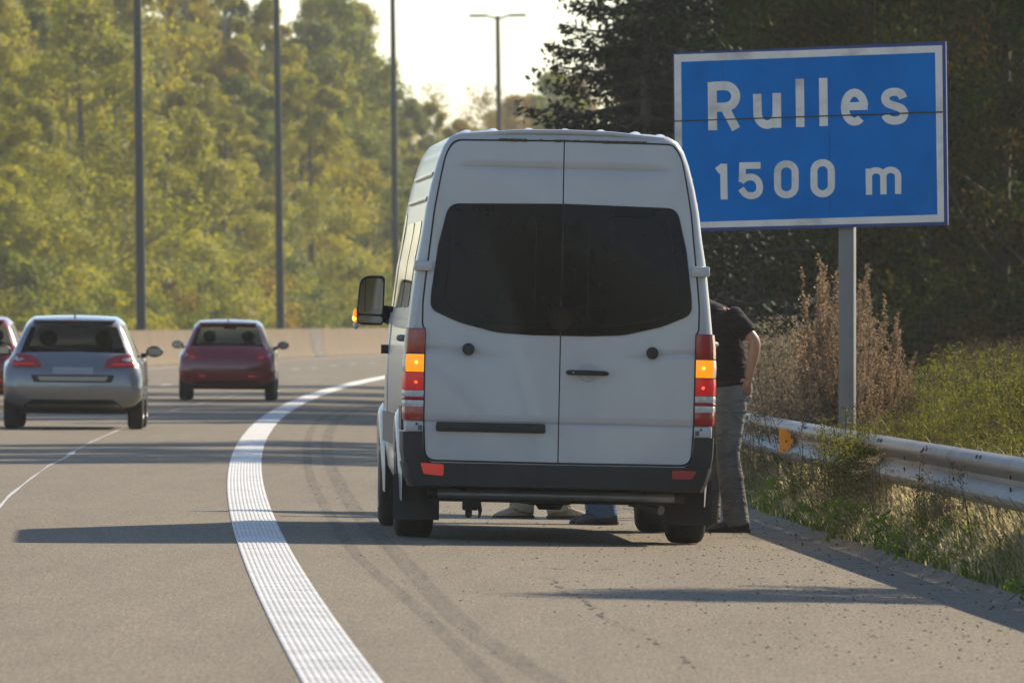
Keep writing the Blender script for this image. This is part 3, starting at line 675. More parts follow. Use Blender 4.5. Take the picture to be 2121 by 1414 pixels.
# under the tail: tube step, hook, spare wheel, exhaust, chassis
tb = MB().tube([(-.775, .16, .305), (.765, .16, .305)], .030, 16).build('step_tube', M_STEEL, van, 60)
for s in (-1, 1):
    MB().tube([(s * .765, .16, .305), (s * .83, .16, .305)], .034, 14).build('end_cap', M_BLACKPL, tb, 60)
    MB().box(s * .6 - .025, s * .6 + .025, .14, .45, .29, .36, ch=.006).build('bracket', M_UNDER, tb)
MB().box(-.79, .79, .20, .26, .255, .315, ch=.008).build('rear_beam', M_UNDER, van)
hk = MB().box(-.60, -.50, .2, .26, .20, .27, ch=.01); hk.tube([(-.56, .2, .22), (-.56, .17, .19), (-.56, .19, .165)], .022, 8); hk.tube([(-.50, .2, .27), (-.485, .2, .20), (-.49, .2, .155)], [.02, .015, .006], 6); hk.build('tow_eye', M_UNDER, van)
MB().lathe([(.235, .10), (.245, .17), (.275, .28), (.30, .32), (.36, .325), (.39, .2)], 'z', 32, (-.03, .75, 0)).build('spare_wheel', M_TYRE, van, 40)
MB().box(-.72, .72, .3, 5.5, .30, .46, ch=.02).build('underbody_light_block', M_UNDER, van)  # dark underbody box added to block light beneath the van
ax_ = MB().tube([(-.8, 1.05, .33), (.8, 1.05, .33)], .055, 10); ax_.lathe([(-.12, .06), (-.07, .13), (.07, .13), (.12, .06)], 'x', 16, (0, 1.05, .33)); ax_.build('rear_axle', M_UNDER, van, 40)
ex = MB().tube([(.55, 3, .27), (.55, .9, .26), (.62, .6, .24), (.70, .5, .22)], .032, 10).build('exhaust_pipe', M_STEEL, van, 60)
def wheel(parent, x, y, r, w, s, rimr=.62, name='wheel'):
    t = MB().lathe([(-w / 2, r * .64), (-w / 2, r * .86), (-w * .43, r * .95), (-w * .34, r * .993), (-.02, r), (.02, r), (w * .34, r * .993), (w * .43, r * .95), (w / 2, r * .86), (w / 2, r * .64)], 'x', 40, (x, y, r)).build(name, M_TYRE, parent, 40)
    rm = MB().lathe([(s * (w / 2 - .07), r * .3), (s * (w / 2 - .02), r * rimr * .98), (s * (w / 2 + .003), r * rimr), (s * (w / 2 + .003), r * rimr * .92), (s * (w / 2 - .03), r * .5), (s * (w / 2 - .01), r * .2), (s * (w / 2 - .008), 0)], 'x', 32, (x, y, r)).build('rim', M_RIM, t, 40)
    return t
for s in (-1, 1):
    wheel(van, s * .888, 1.05, .345, .25, s); wheel(van, s * .885, 4.715, .345, .245, s)
    f = MB(); x0, x1 = (s * .735, s * 1.035); f.grid([[(x, .63 + .02 * math.sin(x * 9), z) for x in np.linspace(x0, x1, 6)] for z in (.42, .30, .2, .125)]); 
    f.grid([[(x, .645 + .02 * math.sin(x * 9), z) for x in np.linspace(x0, x1, 6)] for z in (.42, .30, .2, .125)]); f.build('mud_flap', M_BLACKPL, van, 60)
    # wheel arch flares
    for yy, nm in ((1.05, 'wheel_arch'), (4.715, 'wheel_arch')):
        rows = []
        for k in range(15):
            a = math.pi * (-.06 + 1.12 * k / 14); rr = .43; ee = .35 + .65 * max(0, math.sin(a)) ** .6
            rows.append([(s * (.975 + dx * ee * .8), yy + math.cos(a) * (rr + dr), .34 + math.sin(a) * (rr + dr)) for dx, dr in ((0, -.05), (.045, -.04), (.066, 0), (.055, .04), (.02, .085))])
        MB().grid(rows).build(nm, M_WHITE, van, 60)
    # side mouldings, windows, handles, fuel flap side
    shell('side_moulding', [(.68, .60), (1.0, .60), (1.0, .80), (.68, .80)] if False else roundpoly([(1.56, .60), (4.15, .60), (4.15, .80), (1.56, .80)], .03, 3), VB, .016, .02, M_GREYPL, van, 'x' if s > 0 else '-x', .3)
    shell('side_moulding', roundpoly([(.15, .71), (.66, .71), (.66, .86), (.15, .86)], .02, 3), VB, .016, .02, M_GREYPL, van, 'x' if s > 0 else '-x', .3)
    for (a, c) in ((.42, 1.72), (1.86, 3.35)):
        shell('side_window', roundpoly([(a, 1.50), (c, 1.50), (c, 2.06), (a, 2.06)], .09, 5), VB, .004, .01, M_GLASSDARK, van, 'x' if s > 0 else '-x', .15)
    dw = shell('side_window', roundpoly([(3.62, 1.47), (4.98, 1.47), (4.98, 1.55), (4.5, 2.1), (3.62, 2.14)], .07, 5), VB, .004, .01, M_GLASSDARK, van, 'x' if s > 0 else '-x', .15)
    dk = shell('cab_door', roundpoly([(3.5, .66), (4.9, .66), (4.98, 1.43), (3.5, 1.43)], .05, 4), VB, .006, .012, M_WHITE, van, 'x' if s > 0 else '-x', .3)
    MB().box(s * .995, s * 1.03, 3.6, 3.82, 1.2, 1.24, ch=.01).build('handle', M_BLACKPL, dk)
    MB().tube([(s * .985, .25, 1.30), (s * 1.02, .32, 1.30), (s * 1.02, .5, 1.30)], .022, 8).build('side_rail', M_GREYPL, van, 60)
    for z in (2.20, 2.36): MB().tube([(s * (vw(z) - .003), .16 + lean(z), z), (s * (vw(z) + .006), .5, z), (s * (vw(z) + .006), 3.4, z)], .016, 6).build('side_crease', M_WHITE, van, 60)
    MB().lathe([(0, .022), (.012, .018)], 'x', 12, (s * .985, .36, 1.22)).build('side_catch', M_BLACKPL, van)
    # door mirror
    mx = s * 1.105; hs = MB()
    sec = roundpoly([(-.098, -.165), (.092, -.165), (.098, .175), (-.075, .175)], [.06, .03, .035, .08], 5)
    rows = [[(mx + (a * k if s < 0 else -a * k), 4.33 + yy, 1.545 + c * k) for a, c in sec] for yy, k in ((0, .97), (.012, 1), (.08, .97), (.13, .8), (.155, .4))]
    hs.grid(rows, True); hs.f.append(tuple(range(len(sec)))[::-1]); hm = hs.build('side_mirror', M_BLACKPL, van, 40)
    mg = roundpoly([(-.083, -.085), (.083, -.09), (.086, .155), (-.064, .155)], [.02, .02, .03, .07], 4)
    def plate(P, y, m, nm, par, th=.004):
        P = [(mx + (a if s < 0 else -a), 1.545 + c) for a, c in P]
        k = MB(); n = len(P); k.add([(a, y, c) for a, c in P] + [(a, y + th, c) for a, c in P], [tuple(range(n)), tuple(range(n, 2 * n))[::-1]] + [(i, (i + 1) % n, (i + 1) % n + n, i + n) for i in range(n)]); return k.build(nm, m, par, 0)
    plate(mg, 4.326, M_MIRROR, 'mirror_glass', hm); plate(roundpoly([(-.083, -.145), (.083, -.15), (.083, -.105), (-.083, -.100)], .02, 3), 4.326, M_MIRROR, 'wide_angle_glass', hm)
    MB().box(mx - .004 + s * .035, mx + .001 + s * .035, 4.322, 4.326, 1.465, 1.695).build('glass_divider', M_BLACKPL, hm, 0)
    MB().tube([(s * 1.01, 4.40, 1.46), (s * .96, 4.44, 1.45), (s * .90, 4.46, 1.42)], [.05, .055, .065], 10, True, 1.2).build('mirror_arm', M_BLACKPL, hm, 60)
    ind = ellipsoid((s * 1.205, 4.36, 1.44), (.018, .035, .05)); ind.build('indicator', M_AMBER, hm, 60)
    ellipsoid((s * 1.209, 4.352, 1.425), (.018, .03, .022)).build('bulb', M_FILAMENT, hm, 60)
    ellipsoid((s * 1.20, 4.36, 1.375), (.02, .035, .026)).build('lamp_foot', M_CLEAR, hm, 60)
MB().box(.93, 1.0, .30, .36, 1.40, 1.50, ch=.01).build('marker_lamp', M_AMBER, van) if False else None
MB().box(.95, .972, .40, .45, 1.475, 1.515, ch=.005).build('side_marker', pm('orange_marker', (.6, .16, .03), .3), van)
# windscreen and front lamps on the unseen front
fw = MB().grid([[(x * k, y, z) for x in (-1, -.5, 0, .5, 1)] for k, y, z in ((.50, 4.42, 2.585), (.58, 4.72, 2.275), (.66, 5.06, 1.855), (.70, 5.34, 1.47))]); fw.build('windscreen', M_GLASSDARK, van, 60)

# ================================================================== CARS
M_SILVER = pm('silver_paint', (.215, .215, .22), .30, metal=.55, coat=.8, noise=.03)
M_RED = pm('dark_red_paint', (.23, .006, .007), .28, coat=.8, spec=.6, noise=.05)
M_RED2 = pm('red_paint', (.22, .010, .012), .28, coat=.8, spec=.6)
M_CARGLASS = pm('car_glass', (.20, .25, .235), .02, trans=1.0, spec=.5); M_CARGLASS.node_tree.nodes['Principled BSDF'].inputs['IOR'].default_value = 1.01
M_PRIVACY = pm('privacy_glass', (.055, .06, .062), .03, trans=.9, spec=.5); M_PRIVACY.node_tree.nodes['Principled BSDF'].inputs['IOR'].default_value = 1.02
M_CABIN = pm('cabin_dark', (.016, .016, .018), .8)
M_CHROME = pm('chrome_trim', (.6, .6, .6), .2, metal=1)
M_PLATEC = pm('blank_plate', (.30, .31, .34), .5)
M_TAILC = pm('car_tail_red', (.36, .016, .016), .15, coat=.6, noise=.2, nscale=20)
def hatchback(label, loc, rz, paint, glass, group=None, sc=(1, 1, 1), kind=0, cat='car'):
    car = empty('hatchback_car', loc, rot=(0, R(.55), rz)); car.scale = sc; tag(car, label, cat, group)
    T = [  # y, zb, zbelt, ztop, wb, wm, wbelt, wtop
        (0.00, .37, .58, .72, .66, .74, .73, .66), (0.035, .33, .60, .78, .75, .835, .82, .73), (0.10, .28, .66, .88, .79, .885, .865, .77), (0.19, .26, .78, .985, .80, .90, .87, .745),
        (0.20, .26, .79, .99, .80, .90, .87, .74), (0.36, .25, .86, 1.16, .80, .905, .85, .675), (0.54, .25, .90, 1.325, .80, .905, .835, .60), (0.56, .25, .905, 1.345, .80, .905, .83, .595),
        (0.70, .25, .915, 1.405, .80, .905, .82, .575), (1.0, .25, .92, 1.44, .80, .905, .815, .575), (1.45, .25, .92, 1.46, .80, .905, .815, .58), (1.55, .25, .92, 1.46, .80, .905, .815, .58), (2.2, .25, .93, 1.44, .80, .905, .815, .575),
        (2.5, .25, .93, 1.41, .80, .905, .82, .57), (3.0, .25, .94, 1.13, .80, .905, .83, .66), (3.22, .25, .93, 1.0, .80, .905, .83, .72), (3.7, .25, .84, .91, .80, .90, .80, .70), (4.05, .27, .70, .78, .74, .86, .76, .66), (4.2, .32, .56, .64, .62, .72, .66, .52)]
    def half(p):
        y, zb, zl, zt, wb, wm, wl, wt = p; z7 = max(zl + .02, zt - .10)
        return [(0, zb), (wb * .8, zb), (wb, zb + .05), (wm * .985, zb + .14), (wm, (zb + .14 + zl) / 2), (wm * .985, zl - .05), (wl, zl), (wt + min(.06, (wl - wt) * .45), z7), (wt + .012, max(zt - .05, z7 + .01)), (wt * .92, zt - .012), (wt * .5, zt), (0, zt + .006)]
    rows = []
    for p in T:
        h = half(p); rows.append([Vector((w, p[0], z)) for w, z in h] + [Vector((-w, p[0], z)) for w, z in reversed(h[1:-1])])
    n = len(rows[0]); parts = {'body': MB(), 'rear_window': MB(), 'windscreen': MB(), **{'side_window' + a: MB() for a in ('fl', 'fg', 'rl', 'rg')}}
    for i in range(len(rows) - 1):
        for j in range(n):
            jj = j if j < 11 else n - 1 - j
            k = 'body'
            if jj in (9, 10) and 4 <= i <= 5: k = 'rear_window'
            if jj in (9, 10) and 13 <= i <= 14: k = 'windscreen'
            if jj == 6 and i in (8, 9, 11, 12): k = 'side_window' + ('f' if i > 10 else 'r') + ('l' if j > 11 else 'g')
            parts[k].add([rows[i][j], rows[i][(j + 1) % n], rows[i + 1][(j + 1) % n], rows[i + 1][j]], [(0, 1, 2, 3)])
    parts['body'].add(rows[0], [tuple(range(n))[::-1]]); parts['body'].add(rows[-1], [tuple(range(n))])
    objs = {}
    for k, m in parts.items():
        me = m.mesh(k[:11] if k.startswith('side') else k, paint if k == 'body' else (glass if k in ('rear_window',) else M_CARGLASS), False)
        b = bmesh.new(); b.from_mesh(me); bmesh.ops.remove_doubles(b, verts=b.verts[:], dist=1e-4); bmesh.ops.recalc_face_normals(b, faces=b.faces[:]); b.to_mesh(me); b.free()
        objs[k] = put(me.name.split('.')[0], me, car, 40)
    full = MB().grid(rows, True); full.f.append(tuple(range(n))[::-1]); BV = bvh_of(full.mesh('tmp', None))
    sh = lambda nm, P, m, off=.012, par=None, r=.03: shell(nm, roundpoly(P, r, 4), BV, off, .02, m, par or car, step=.07)
    for s in (-1, 1):
        mi = lambda P: [(s * a, c) for a, c in (P if s > 0 else P[::-1])]
        if kind == 0:
            tl = sh('tail_light', mi([(.40, .795), (.44, .90), (.56, .955), (.72, .975), (.82, .90), (.84, .80)]), M_TAILC)
            sh('clear_lens', mi([(.62, .90), (.74, .935), (.80, .885), (.70, .875)]), M_CLEAR, .016, tl, .012); sh('lit_strip', mi([(.50, .83), (.80, .83), (.80, .85), (.52, .85)]), M_REFL, .016, tl, .006)
        else:
            tl = sh('tail_light', mi([(.56, .78), (.58, .86), (.70, 1.0), (.80, .97), (.85, .80), (.80, .76)]), M_TAILC)
            sh('clear_lens', mi([(.72, .82), (.79, .87), (.83, .83), (.78, .79)]), M_CLEAR, .016, tl, .012); sh('lower_lens', mi([(.58, .765), (.70, .77), (.69, .80), (.60, .80)]), M_REFL, .016, tl, .006)
            sh('bumper_reflector', mi([(.40, .43), (.52, .43), (.53, .452), (.39, .452)]), M_REFL, .012, None, .006)
        wheel(car, s * .80, .72, .315, .20, s); wheel(car, s * .80, 3.30, .315, .20, s)
        mr = ellipsoid((s * 1.0, 2.78, 1.0), (.115, .06, .075)).build('side_mirror', paint if kind == 2 else M_BLUEPOD if kind == 1 else M_BLACKPL, car, 60)
        MB().tube([(s * .90, 2.8, .955), (s * .83, 2.85, .945)], [.025, .035], 8).build('mirror_arm', M_BLACKPL, mr, 60)
        MB().box(s * 1.0 - .085, s * 1.0 + .085, 2.722, 2.728, .955, 1.045, ch=.002).build('mirror_glass', M_MIRROR, mr, 0)
        dr = MB().grid([[(s * (w + .004), y, z) for w, z in ((.905, .36), (.908, .6), (.898, .85))] for y in (1.52, 1.53)]).build('door_gap', M_SEAL, car, 0)
        MB().box(s * .90 - .012, s * .90 + .012, 1.62, 1.78, .80, .825, ch=.006).build('door_handle', paint, car)
        # front seats with headrests, and people's heads are not shown: headrests only
        seat = MB().box(s * .36 - .23, s * .36 + .23, 1.55, 1.75, .45, 1.02, ch=.05); eh = ellipsoid((s * .36, 1.61, 1.14), (.12, .06, .115)); seat.add(eh.v, eh.f); seat.tube([(s * .36, 1.6, 1.0), (s * .36, 1.61, 1.08)], .02, 6); seat.box(s * .36 - .23, s * .36 + .23, 1.7, 2.2, .38, .55, ch=.05)
        seat.build('front_seat', M_CABIN, car)
        MB().box(s * .40 - .11, s * .40 + .11, .93, 1.0, .92, 1.06, ch=.04).build('rear_headrest', M_CABIN, car)
    MB().box(-.62, .62, .82, 1.02, .4, .93, ch=.05).build('rear_seat', M_CABIN, car)
    MB().box(-.72, .72, 2.7, 3.15, .5, .95, ch=.05).build('dashboard', M_CABIN, car)
    MB().box(-.12, .12, 2.42, 2.45, 1.27, 1.33, ch=.015).build('interior_mirror', M_CABIN, car)
    if kind == 0:
        st_ = sh('bumper_strip', [(-.54, .70), (.54, .70), (.50, .605), (-.50, .605)], M_BLACKPL, .010, None, .02); sh('bright_insert', [(-.46, .68), (.46, .68), (.42, .625), (-.42, .625)], M_SILVER, .014, st_, .01)
        sh('plate_recess', [(-.26, .80), (.26, .80), (.26, .712), (-.26, .712)], M_PLATEC, .006, None, .01)
        sh('rear_diffuser', [(-.64, .30), (-.52, .385), (.52, .385), (.64, .30), (.60, .27), (-.60, .27)], M_BLACKPL, .012, None, .03)
    else:
        sh('plate_recess', [(-.27, .74), (.27, .74), (.27, .62), (-.27, .62)], M_RED2 if kind == 2 else M_RED, -.002, None, .02)
        sh('bumper_crease', [(-.66, .575), (.66, .575), (.66, .56), (-.66, .56)], M_SEAL, .004, None, .004)
        sh('rear_diffuser', [(-.64, .31), (-.5, .36), (.5, .36), (.64, .31), (.60, .27), (-.60, .27)], M_BLACKPL, .012, None, .03)
    sp = MB().box(-.53, .53, .47, .72, 1.385, 1.405, ch=.008).build('roof_spoiler', paint, car)
    MB().box(-.10, .10, .462, .472, 1.388, 1.398).build('brake_lamp', M_TAILC, sp)
    MB().box(-.70, .70, .3, 3.9, .20, .30, ch=.03).build('underbody', M_UNDER, car)
    MB().tube([(0, .85, 1.43), (0, .78, 1.50)], [.012, .005], 6).build('aerial', M_BLACKPL, car)
    wp = MB().tube([(.02, .205, 1.02), (-.2, .215, 1.035), (-.42, .26, 1.06)], .008, 5).build('rear_wiper', M_BLACKPL, car)
    return car
M_BLUEPOD = pm('blue_grey_pod', (.02, .045, .07), .2, coat=.5)
def roadspot(px, py): return at(px, py)
def heading(d): return -math.atan(dq(d))
p = Vector(((152 - 1060.5) / 163 * 1.0, 134, 0)); p.z = G(p.x, p.y)
hatchback('silver hatchback with dark rear glass driving in the near lane', p, heading(134), M_SILVER, M_PRIVACY, sc=(.985, 1, .99))
p = Vector(((470 - 1060.5) / 118.5, 184.5, 0)); p.z = G(p.x, p.y)
hatchback('small dark red hatchback with see through rear window ahead of the silver car', p, heading(184), M_RED, M_CARGLASS, sc=(.935, .93, .965), kind=1)
p = Vector(((-58 - 1060.5) / 130, 168, 0)); p.z = G(p.x, p.y)
hatchback('red car in the far lane half hidden behind the silver hatchback', p, heading(168), M_RED2, M_CARGLASS, sc=(.95, .95, .99), kind=2)

# ================================================================== SIGN
M_BLUE = pm('sign_blue', (.0, .175, .54), .6, spec=.0, noise=.08, nscale=3, dirt=((.003, .08, .25), 2.5, .4))
M_BLUE2 = pm('sign_edge_blue', (.02, .045, .20), .5, noise=.1)
M_SIGNW = pm('sign_white', (.74, .70, .64), .55, noise=.05, nscale=5, dirt=((.16, .14, .11), 3.5, .7))
M_ALU = pm('galvanised_post', (.21, .205, .19), .6, metal=.3, noise=.1, nscale=4)
M_SEAM = pm('seam_dirt', (.035, .045, .03), .9, noise=.4, nscale=20)
SD = 80.0; ss = F / SD; sgx = (1757 - 1060.5) / ss
sign = empty('road_sign', (sgx, SD, -.06), rz=R(-11)); tag(sign, 'large blue road sign with white border on a grey post', 'road sign')
def sp_(cx, cy):       # sign artwork units -> metres on the plate
    return (((1360 + cx / 3.03) - 1757) / ss / math.cos(R(11)), 1.424 + .06 + (YH - (60 + cy / 3.03)) / ss)
def flat(P, y, th, m, nm, par, fn=sp_):
    P = [fn(*p) for p in P]; k = MB(); n = len(P)
    k.add([(a, y, c) for a, c in P] + [(a, y + th, c) for a, c in P], [tuple(range(n)), tuple(range(n, 2 * n))[::-1]] + [(i, (i + 1) % n, (i + 1) % n + n, i + n) for i in range(n)]); return k.build(nm, m, par, 0)
O = [(128, 150), (1828, 86), (1842, 1232), (138, 1272)]
A_ = [(137, 160), (1808, 110), (1820, 1213), (146, 1252)]
B_ = [(181, 206), (1764, 155), (1779, 1168), (192, 1214)]
YP = -.16
plate_o = flat(O, YP, .05, M_BLUE2, 'plate', sign)
flat(B_, YP - .003, .004, M_BLUE, 'blue_face', sign)
fr = MB(); OA = [sp_(*a) for a in A_]; OB = [sp_(*a) for a in B_]
fr.add([(a, YP - .005, c) for a, c in OA + OB], [(i, (i + 1) % 4, (i + 1) % 4 + 4, i + 4) for i in range(4)]); fr.build('white_border', M_SIGNW, sign, 0)
flat([(140, 575), (1812, 522), (1812, 532), (140, 582)], YP - .0085, .003, M_SEAM, 'panel_seam', sign)
flat([(1105, 640), (1108, 640), (1112, 1170), (1109, 1170)], YP - .0040, .001, M_SEAM, 'scratch', sign); 
flat([(436, 205), (438, 205), (440, 330), (438, 330)], YP - .0040, .001, M_SEAM, 'scratch', sign)
def arc(cx, cy, rx, ry, a0, a1, n=16): return [(cx + rx * math.cos(R(a0 + (a1 - a0) * k / n)), cy + ry * math.sin(R(a0 + (a1 - a0) * k / n))) for k in range(n + 1)]
def sk(y): return y
def spl(P, n=6): return [tuple(v)[:2] for v in smooth_path([Vector((a, c, 0)) for a, c in P], n)]
GL = {  # centre lines of the strokes, in artwork units
 'letter R': (56, [[(375, 334), (379, 636)], [(377, 360), (455, 357)] + arc(455, 424, 68, 67, -90, 90, 14) + [(377, 493)], [(447, 480), (526, 630)]]),
 'letter u': (53, [[(657, 409), (659, 528)] + arc(719, 528, 60, 74, 180, 0, 16) + [(778, 500)], [(779, 404), (781, 622)]]),
 'letter l': (53, [[(922, 316), (926, 618)]]), 'letter l again': (53, [[(1068, 311), (1072, 612)]]),
 'letter e': (50, [[(1206, 490), (1345, 487)], arc(1264, 495, 60, 91, -4, -310, 30)]),
 'letter s': (51, [spl([(1566, 440), (1550, 410), (1512, 400), (1472, 410), (1455, 440), (1470, 470), (1515, 488), (1556, 506), (1573, 538), (1556, 569), (1514, 580), (1474, 570), (1453, 543)])]),
 'digit 1': (44, [[(447, 846), (451, 1070)], [(406, 892), (446, 862)]]),
 'digit 5': (42, [[(546, 859), (678, 857)], [(566, 845), (563, 962)], spl([(556, 958), (590, 934), (632, 932), (662, 955), (673, 1000), (658, 1034), (622, 1048), (584, 1036), (556, 1002)])]),
 'digit 0': (44, [arc(839, 900, 55, 52, 180, 360, 12) + arc(839, 990, 55, 52, 0, 180, 12) + [(784, 900)]]),
 'digit 0 again': (44, [arc(1065, 893, 54, 52, 180, 360, 12) + arc(1065, 984, 54, 52, 0, 180, 12) + [(1011, 893)]]),
 'letter m': (39, [[(1352, 880), (1354, 1043)], [(1354, 990)] + arc(1398, 932, 45, 42, 180, 360, 12) + [(1444, 1041)], [(1444, 990)] + arc(1489, 929, 46, 42, 180, 360, 12) + [(1535, 1038)]])}
for nm, (wd, strokes) in GL.items():
    mb = MB()
    for si, P in enumerate(strokes):
        P = [Vector((a, c)) for a, c in P]; P = [v for k, v in enumerate(P) if k == 0 or k == len(P) - 1 or min((v - u).length for u in P[:k][-1:]) > 5]; rows = []
        if len(P) > 2 and (P[-1] - P[-2]).length < 5: P.pop(-2)
        for i, p in enumerate(P):
            t = (P[min(i + 1, len(P) - 1)] - P[max(i - 1, 0)]).normalized(); nn = Vector((-t.y, t.x))
            f = 1.0
            if 0 < i < len(P) - 1:
                c_ = (P[i] - P[i - 1]).normalized().dot(nn.yx * Vector((1, -1)) if False else t); f = 1 / max(.6, c_)
            a, c = sp_(*(p + nn * wd / 2 * f)), sp_(*(p - nn * wd / 2 * f)); yy = YP - .0062 - .0004 * si
            rows.append([(a[0], yy, a[1]), (c[0], yy, c[1])])
        mb.grid(rows)
    mb.build(nm.replace(' again', '').replace(' ', '_'), M_SIGNW, sign, 0)
pst = MB().box(-.058, .058, -.105, .015, -.05, 3.2, ch=.004).build('post', M_ALU, sign)
for z in (2.35, 3.1): MB().box(-.8, .66, -.11, -.107 + .03, z, z + .05).build('rail_bracket', M_ALU, sign)

# ================================================================== GUARDRAIL
M_GALV = pm('galvanised_steel', (.25, .235, .215), .52, metal=.5, noise=.14, nscale=1.6, dirt=((.13, .105, .08), 1.3, .7))
M_SLOT = pm('slot_dark', (.02, .018, .016), .9)
M_ORANGE = pm('orange_reflector', (.75, .26, .02), .35, emit=(1, .35, .02), es=.05)
RO = 4.18; GT = .668
gr = empty('guardrail', (q(80) + RO, 80, -.06)); tag(gr, 'galvanised steel guardrail with slotted two wave beam along the weedy verge', 'guardrail')
wprof = [(.035, 0), (.012, -.006), (-.012, -.02), (-.028, -.045), (-.032, -.065), (-.022, -.085), (.02, -.118), (.045, -.14), (.047, -.168), (.022, -.19), (-.02, -.222), (-.032, -.243), (-.028, -.265), (-.012, -.29), (.012, -.304), (.035, -.31)]
L0 = gr.location
def gp(y, a, z): return (q(y) + RO + a - L0.x, y - L0.y, GT + z - L0.z)
y0 = 42.6
while y0 < 240:
    y1 = y0 + 4.299; jog = random.uniform(-.004, .004); jz = random.uniform(-.006, .006)
    ys = np.linspace(y0, y1, 6); m = MB(); back = []
    for k, (a, z) in enumerate(wprof):
        t = (Vector(wprof[min(k + 1, 15)]) - Vector(wprof[max(k - 1, 0)])).normalized(); back.append((a - t.y * .004, z + t.x * .004))
    loop = wprof + back[::-1]; R_ = [[gp(y, a, z) for a, z in loop] for y in ys]; m.grid(R_, True); n = len(loop)
    m.f += [tuple(range(n))[::-1], tuple(range(5 * n, 6 * n))]
    bm_ = m.build('rail_beam', M_GALV, gr, 40)
    if y0 < 130:
        for zz, aa in ((-.03, -.0235), (-.272, -.0245)):
            k = MB()
            for d in (-.07, .07):
                yc = y0 + 2.1 + d * 1.9; pts = []
                for t in range(10):
                    w = 2 * math.pi * t / 10; z = zz + .012 * math.sin(w); a = np.interp(-z, [-w_[1] for w_ in wprof], [w_[0] for w_ in wprof]) - .0035
                    pts.append(gp(yc + .075 * math.cos(w) + (z - zz) * 2, a + jog, z + jz))
                k.add(pts, [tuple(range(10))])
            k.build('slot_pair', M_SLOT, bm_, 0)
        for zz in (-.12, -.19):
            k = MB().lathe([(-.02, .014), (-.028, .012), (-.03, 0)], 'x', 8, gp(y0 + .1, .03, zz)); k.build('bolt', M_SLOT, bm_, 0)
    MB().box(*(lambda c: (c[0] - .03, c[0] + .07, c[1] - .05, c[1] + .05, 0, c[2] - .03))(gp(y0 + 2.0, .11, 0)), ch=.008).build('post', M_GALV, gr)
    MB().box(*(lambda c: (c[0] - .045, c[0] + .03, c[1] - .1, c[1] + .1, c[2] - .2, c[2] - .10))(gp(y0 + 2.0, .09, 0)), ch=.008).build('spacer', M_GALV, gr)
    y0 = y1 + .001
rc = gp(81.4, -.035, -.155)
rf = MB(); P = [(-.055, .105), (.02, .085), (.048, .05), (.054, 0), (.042, -.05), (.005, -.08), (-.055, -.10)]
rf.add([(rc[0] + a, rc[1] + yy, rc[2] + c) for yy in (0, .012) for a, c in P], [tuple(range(7)), tuple(range(7, 14))[::-1]] + [(i, (i + 1) % 7, (i + 1) % 7 + 7, i + 7) for i in range(7)])
ro = rf.build('reflector', M_ORANGE, gr, 0); ro['label'] = 'orange half round reflector bolted to the rail'
MB().lathe([(-.006, .008), (-.010, .006)], 'y', 8, (rc[0], rc[1], rc[2])).build('bolt', M_SLOT, ro, 0)
MB().box(rc[0] + .05, rc[0] + .08, rc[1] + .0121, rc[1] + .03, rc[2] - .09, rc[2] + .09, ch=.004).build('bracket', M_GALV, ro)

# ================================================================== PEOPLE
M_SKIN = pm('skin', (.40, .215, .145), .55, noise=.06, nscale=10)
M_HAIR = pm('dark_hair', (.03, .022, .016), .7)
def skin_obj(name, chains, mat, parent, sub=2, root=0):
    """one continuous surface grown round connected joints: chains = list of [(point, (rx, ry)), ...]"""
    vs, es, rs, key = [], [], [], {}
    def vid(p, r):
        k = tuple(round(c, 4) for c in p)
        if k not in key: key[k] = len(vs); vs.append(p); rs.append(r if isinstance(r, tuple) else (r, r))
        return key[k]
    for ch in chains:
        ids = [vid(p, r) for p, r in ch]; es += [(a, b) for a, b in zip(ids[:-1], ids[1:])]
    me = bpy.data.meshes.new(name); me.from_pydata(vs, es, []); me.materials.append(mat)
    o = bpy.data.objects.new(name, me); COL.objects.link(o); o.parent = parent
    sk_ = o.modifiers.new('Skin', 'SKIN'); sk_.use_smooth_shade = True; sk_.branch_smoothing = .4
    sd_ = me.skin_vertices[0].data
    for i, r in enumerate(rs): sd_[i].radius = r
    for i in range(len(vs)): sd_[i].use_root = (i == root)
    s_ = o.modifiers.new('Subdivision', 'SUBSURF'); s_.levels = s_.render_levels = sub
    dg = bpy.context.evaluated_depsgraph_get(); ev = o.evaluated_get(dg); m2 = bpy.data.meshes.new_from_object(ev); m2.name = name
    o.modifiers.clear(); o.data = m2; bpy.data.meshes.remove(me)
    m2.polygons.foreach_set('use_smooth', [True] * len(m2.polygons))
    if not m2.materials: m2.materials.append(mat)
    return o
def V3(*a): return Vector(a)
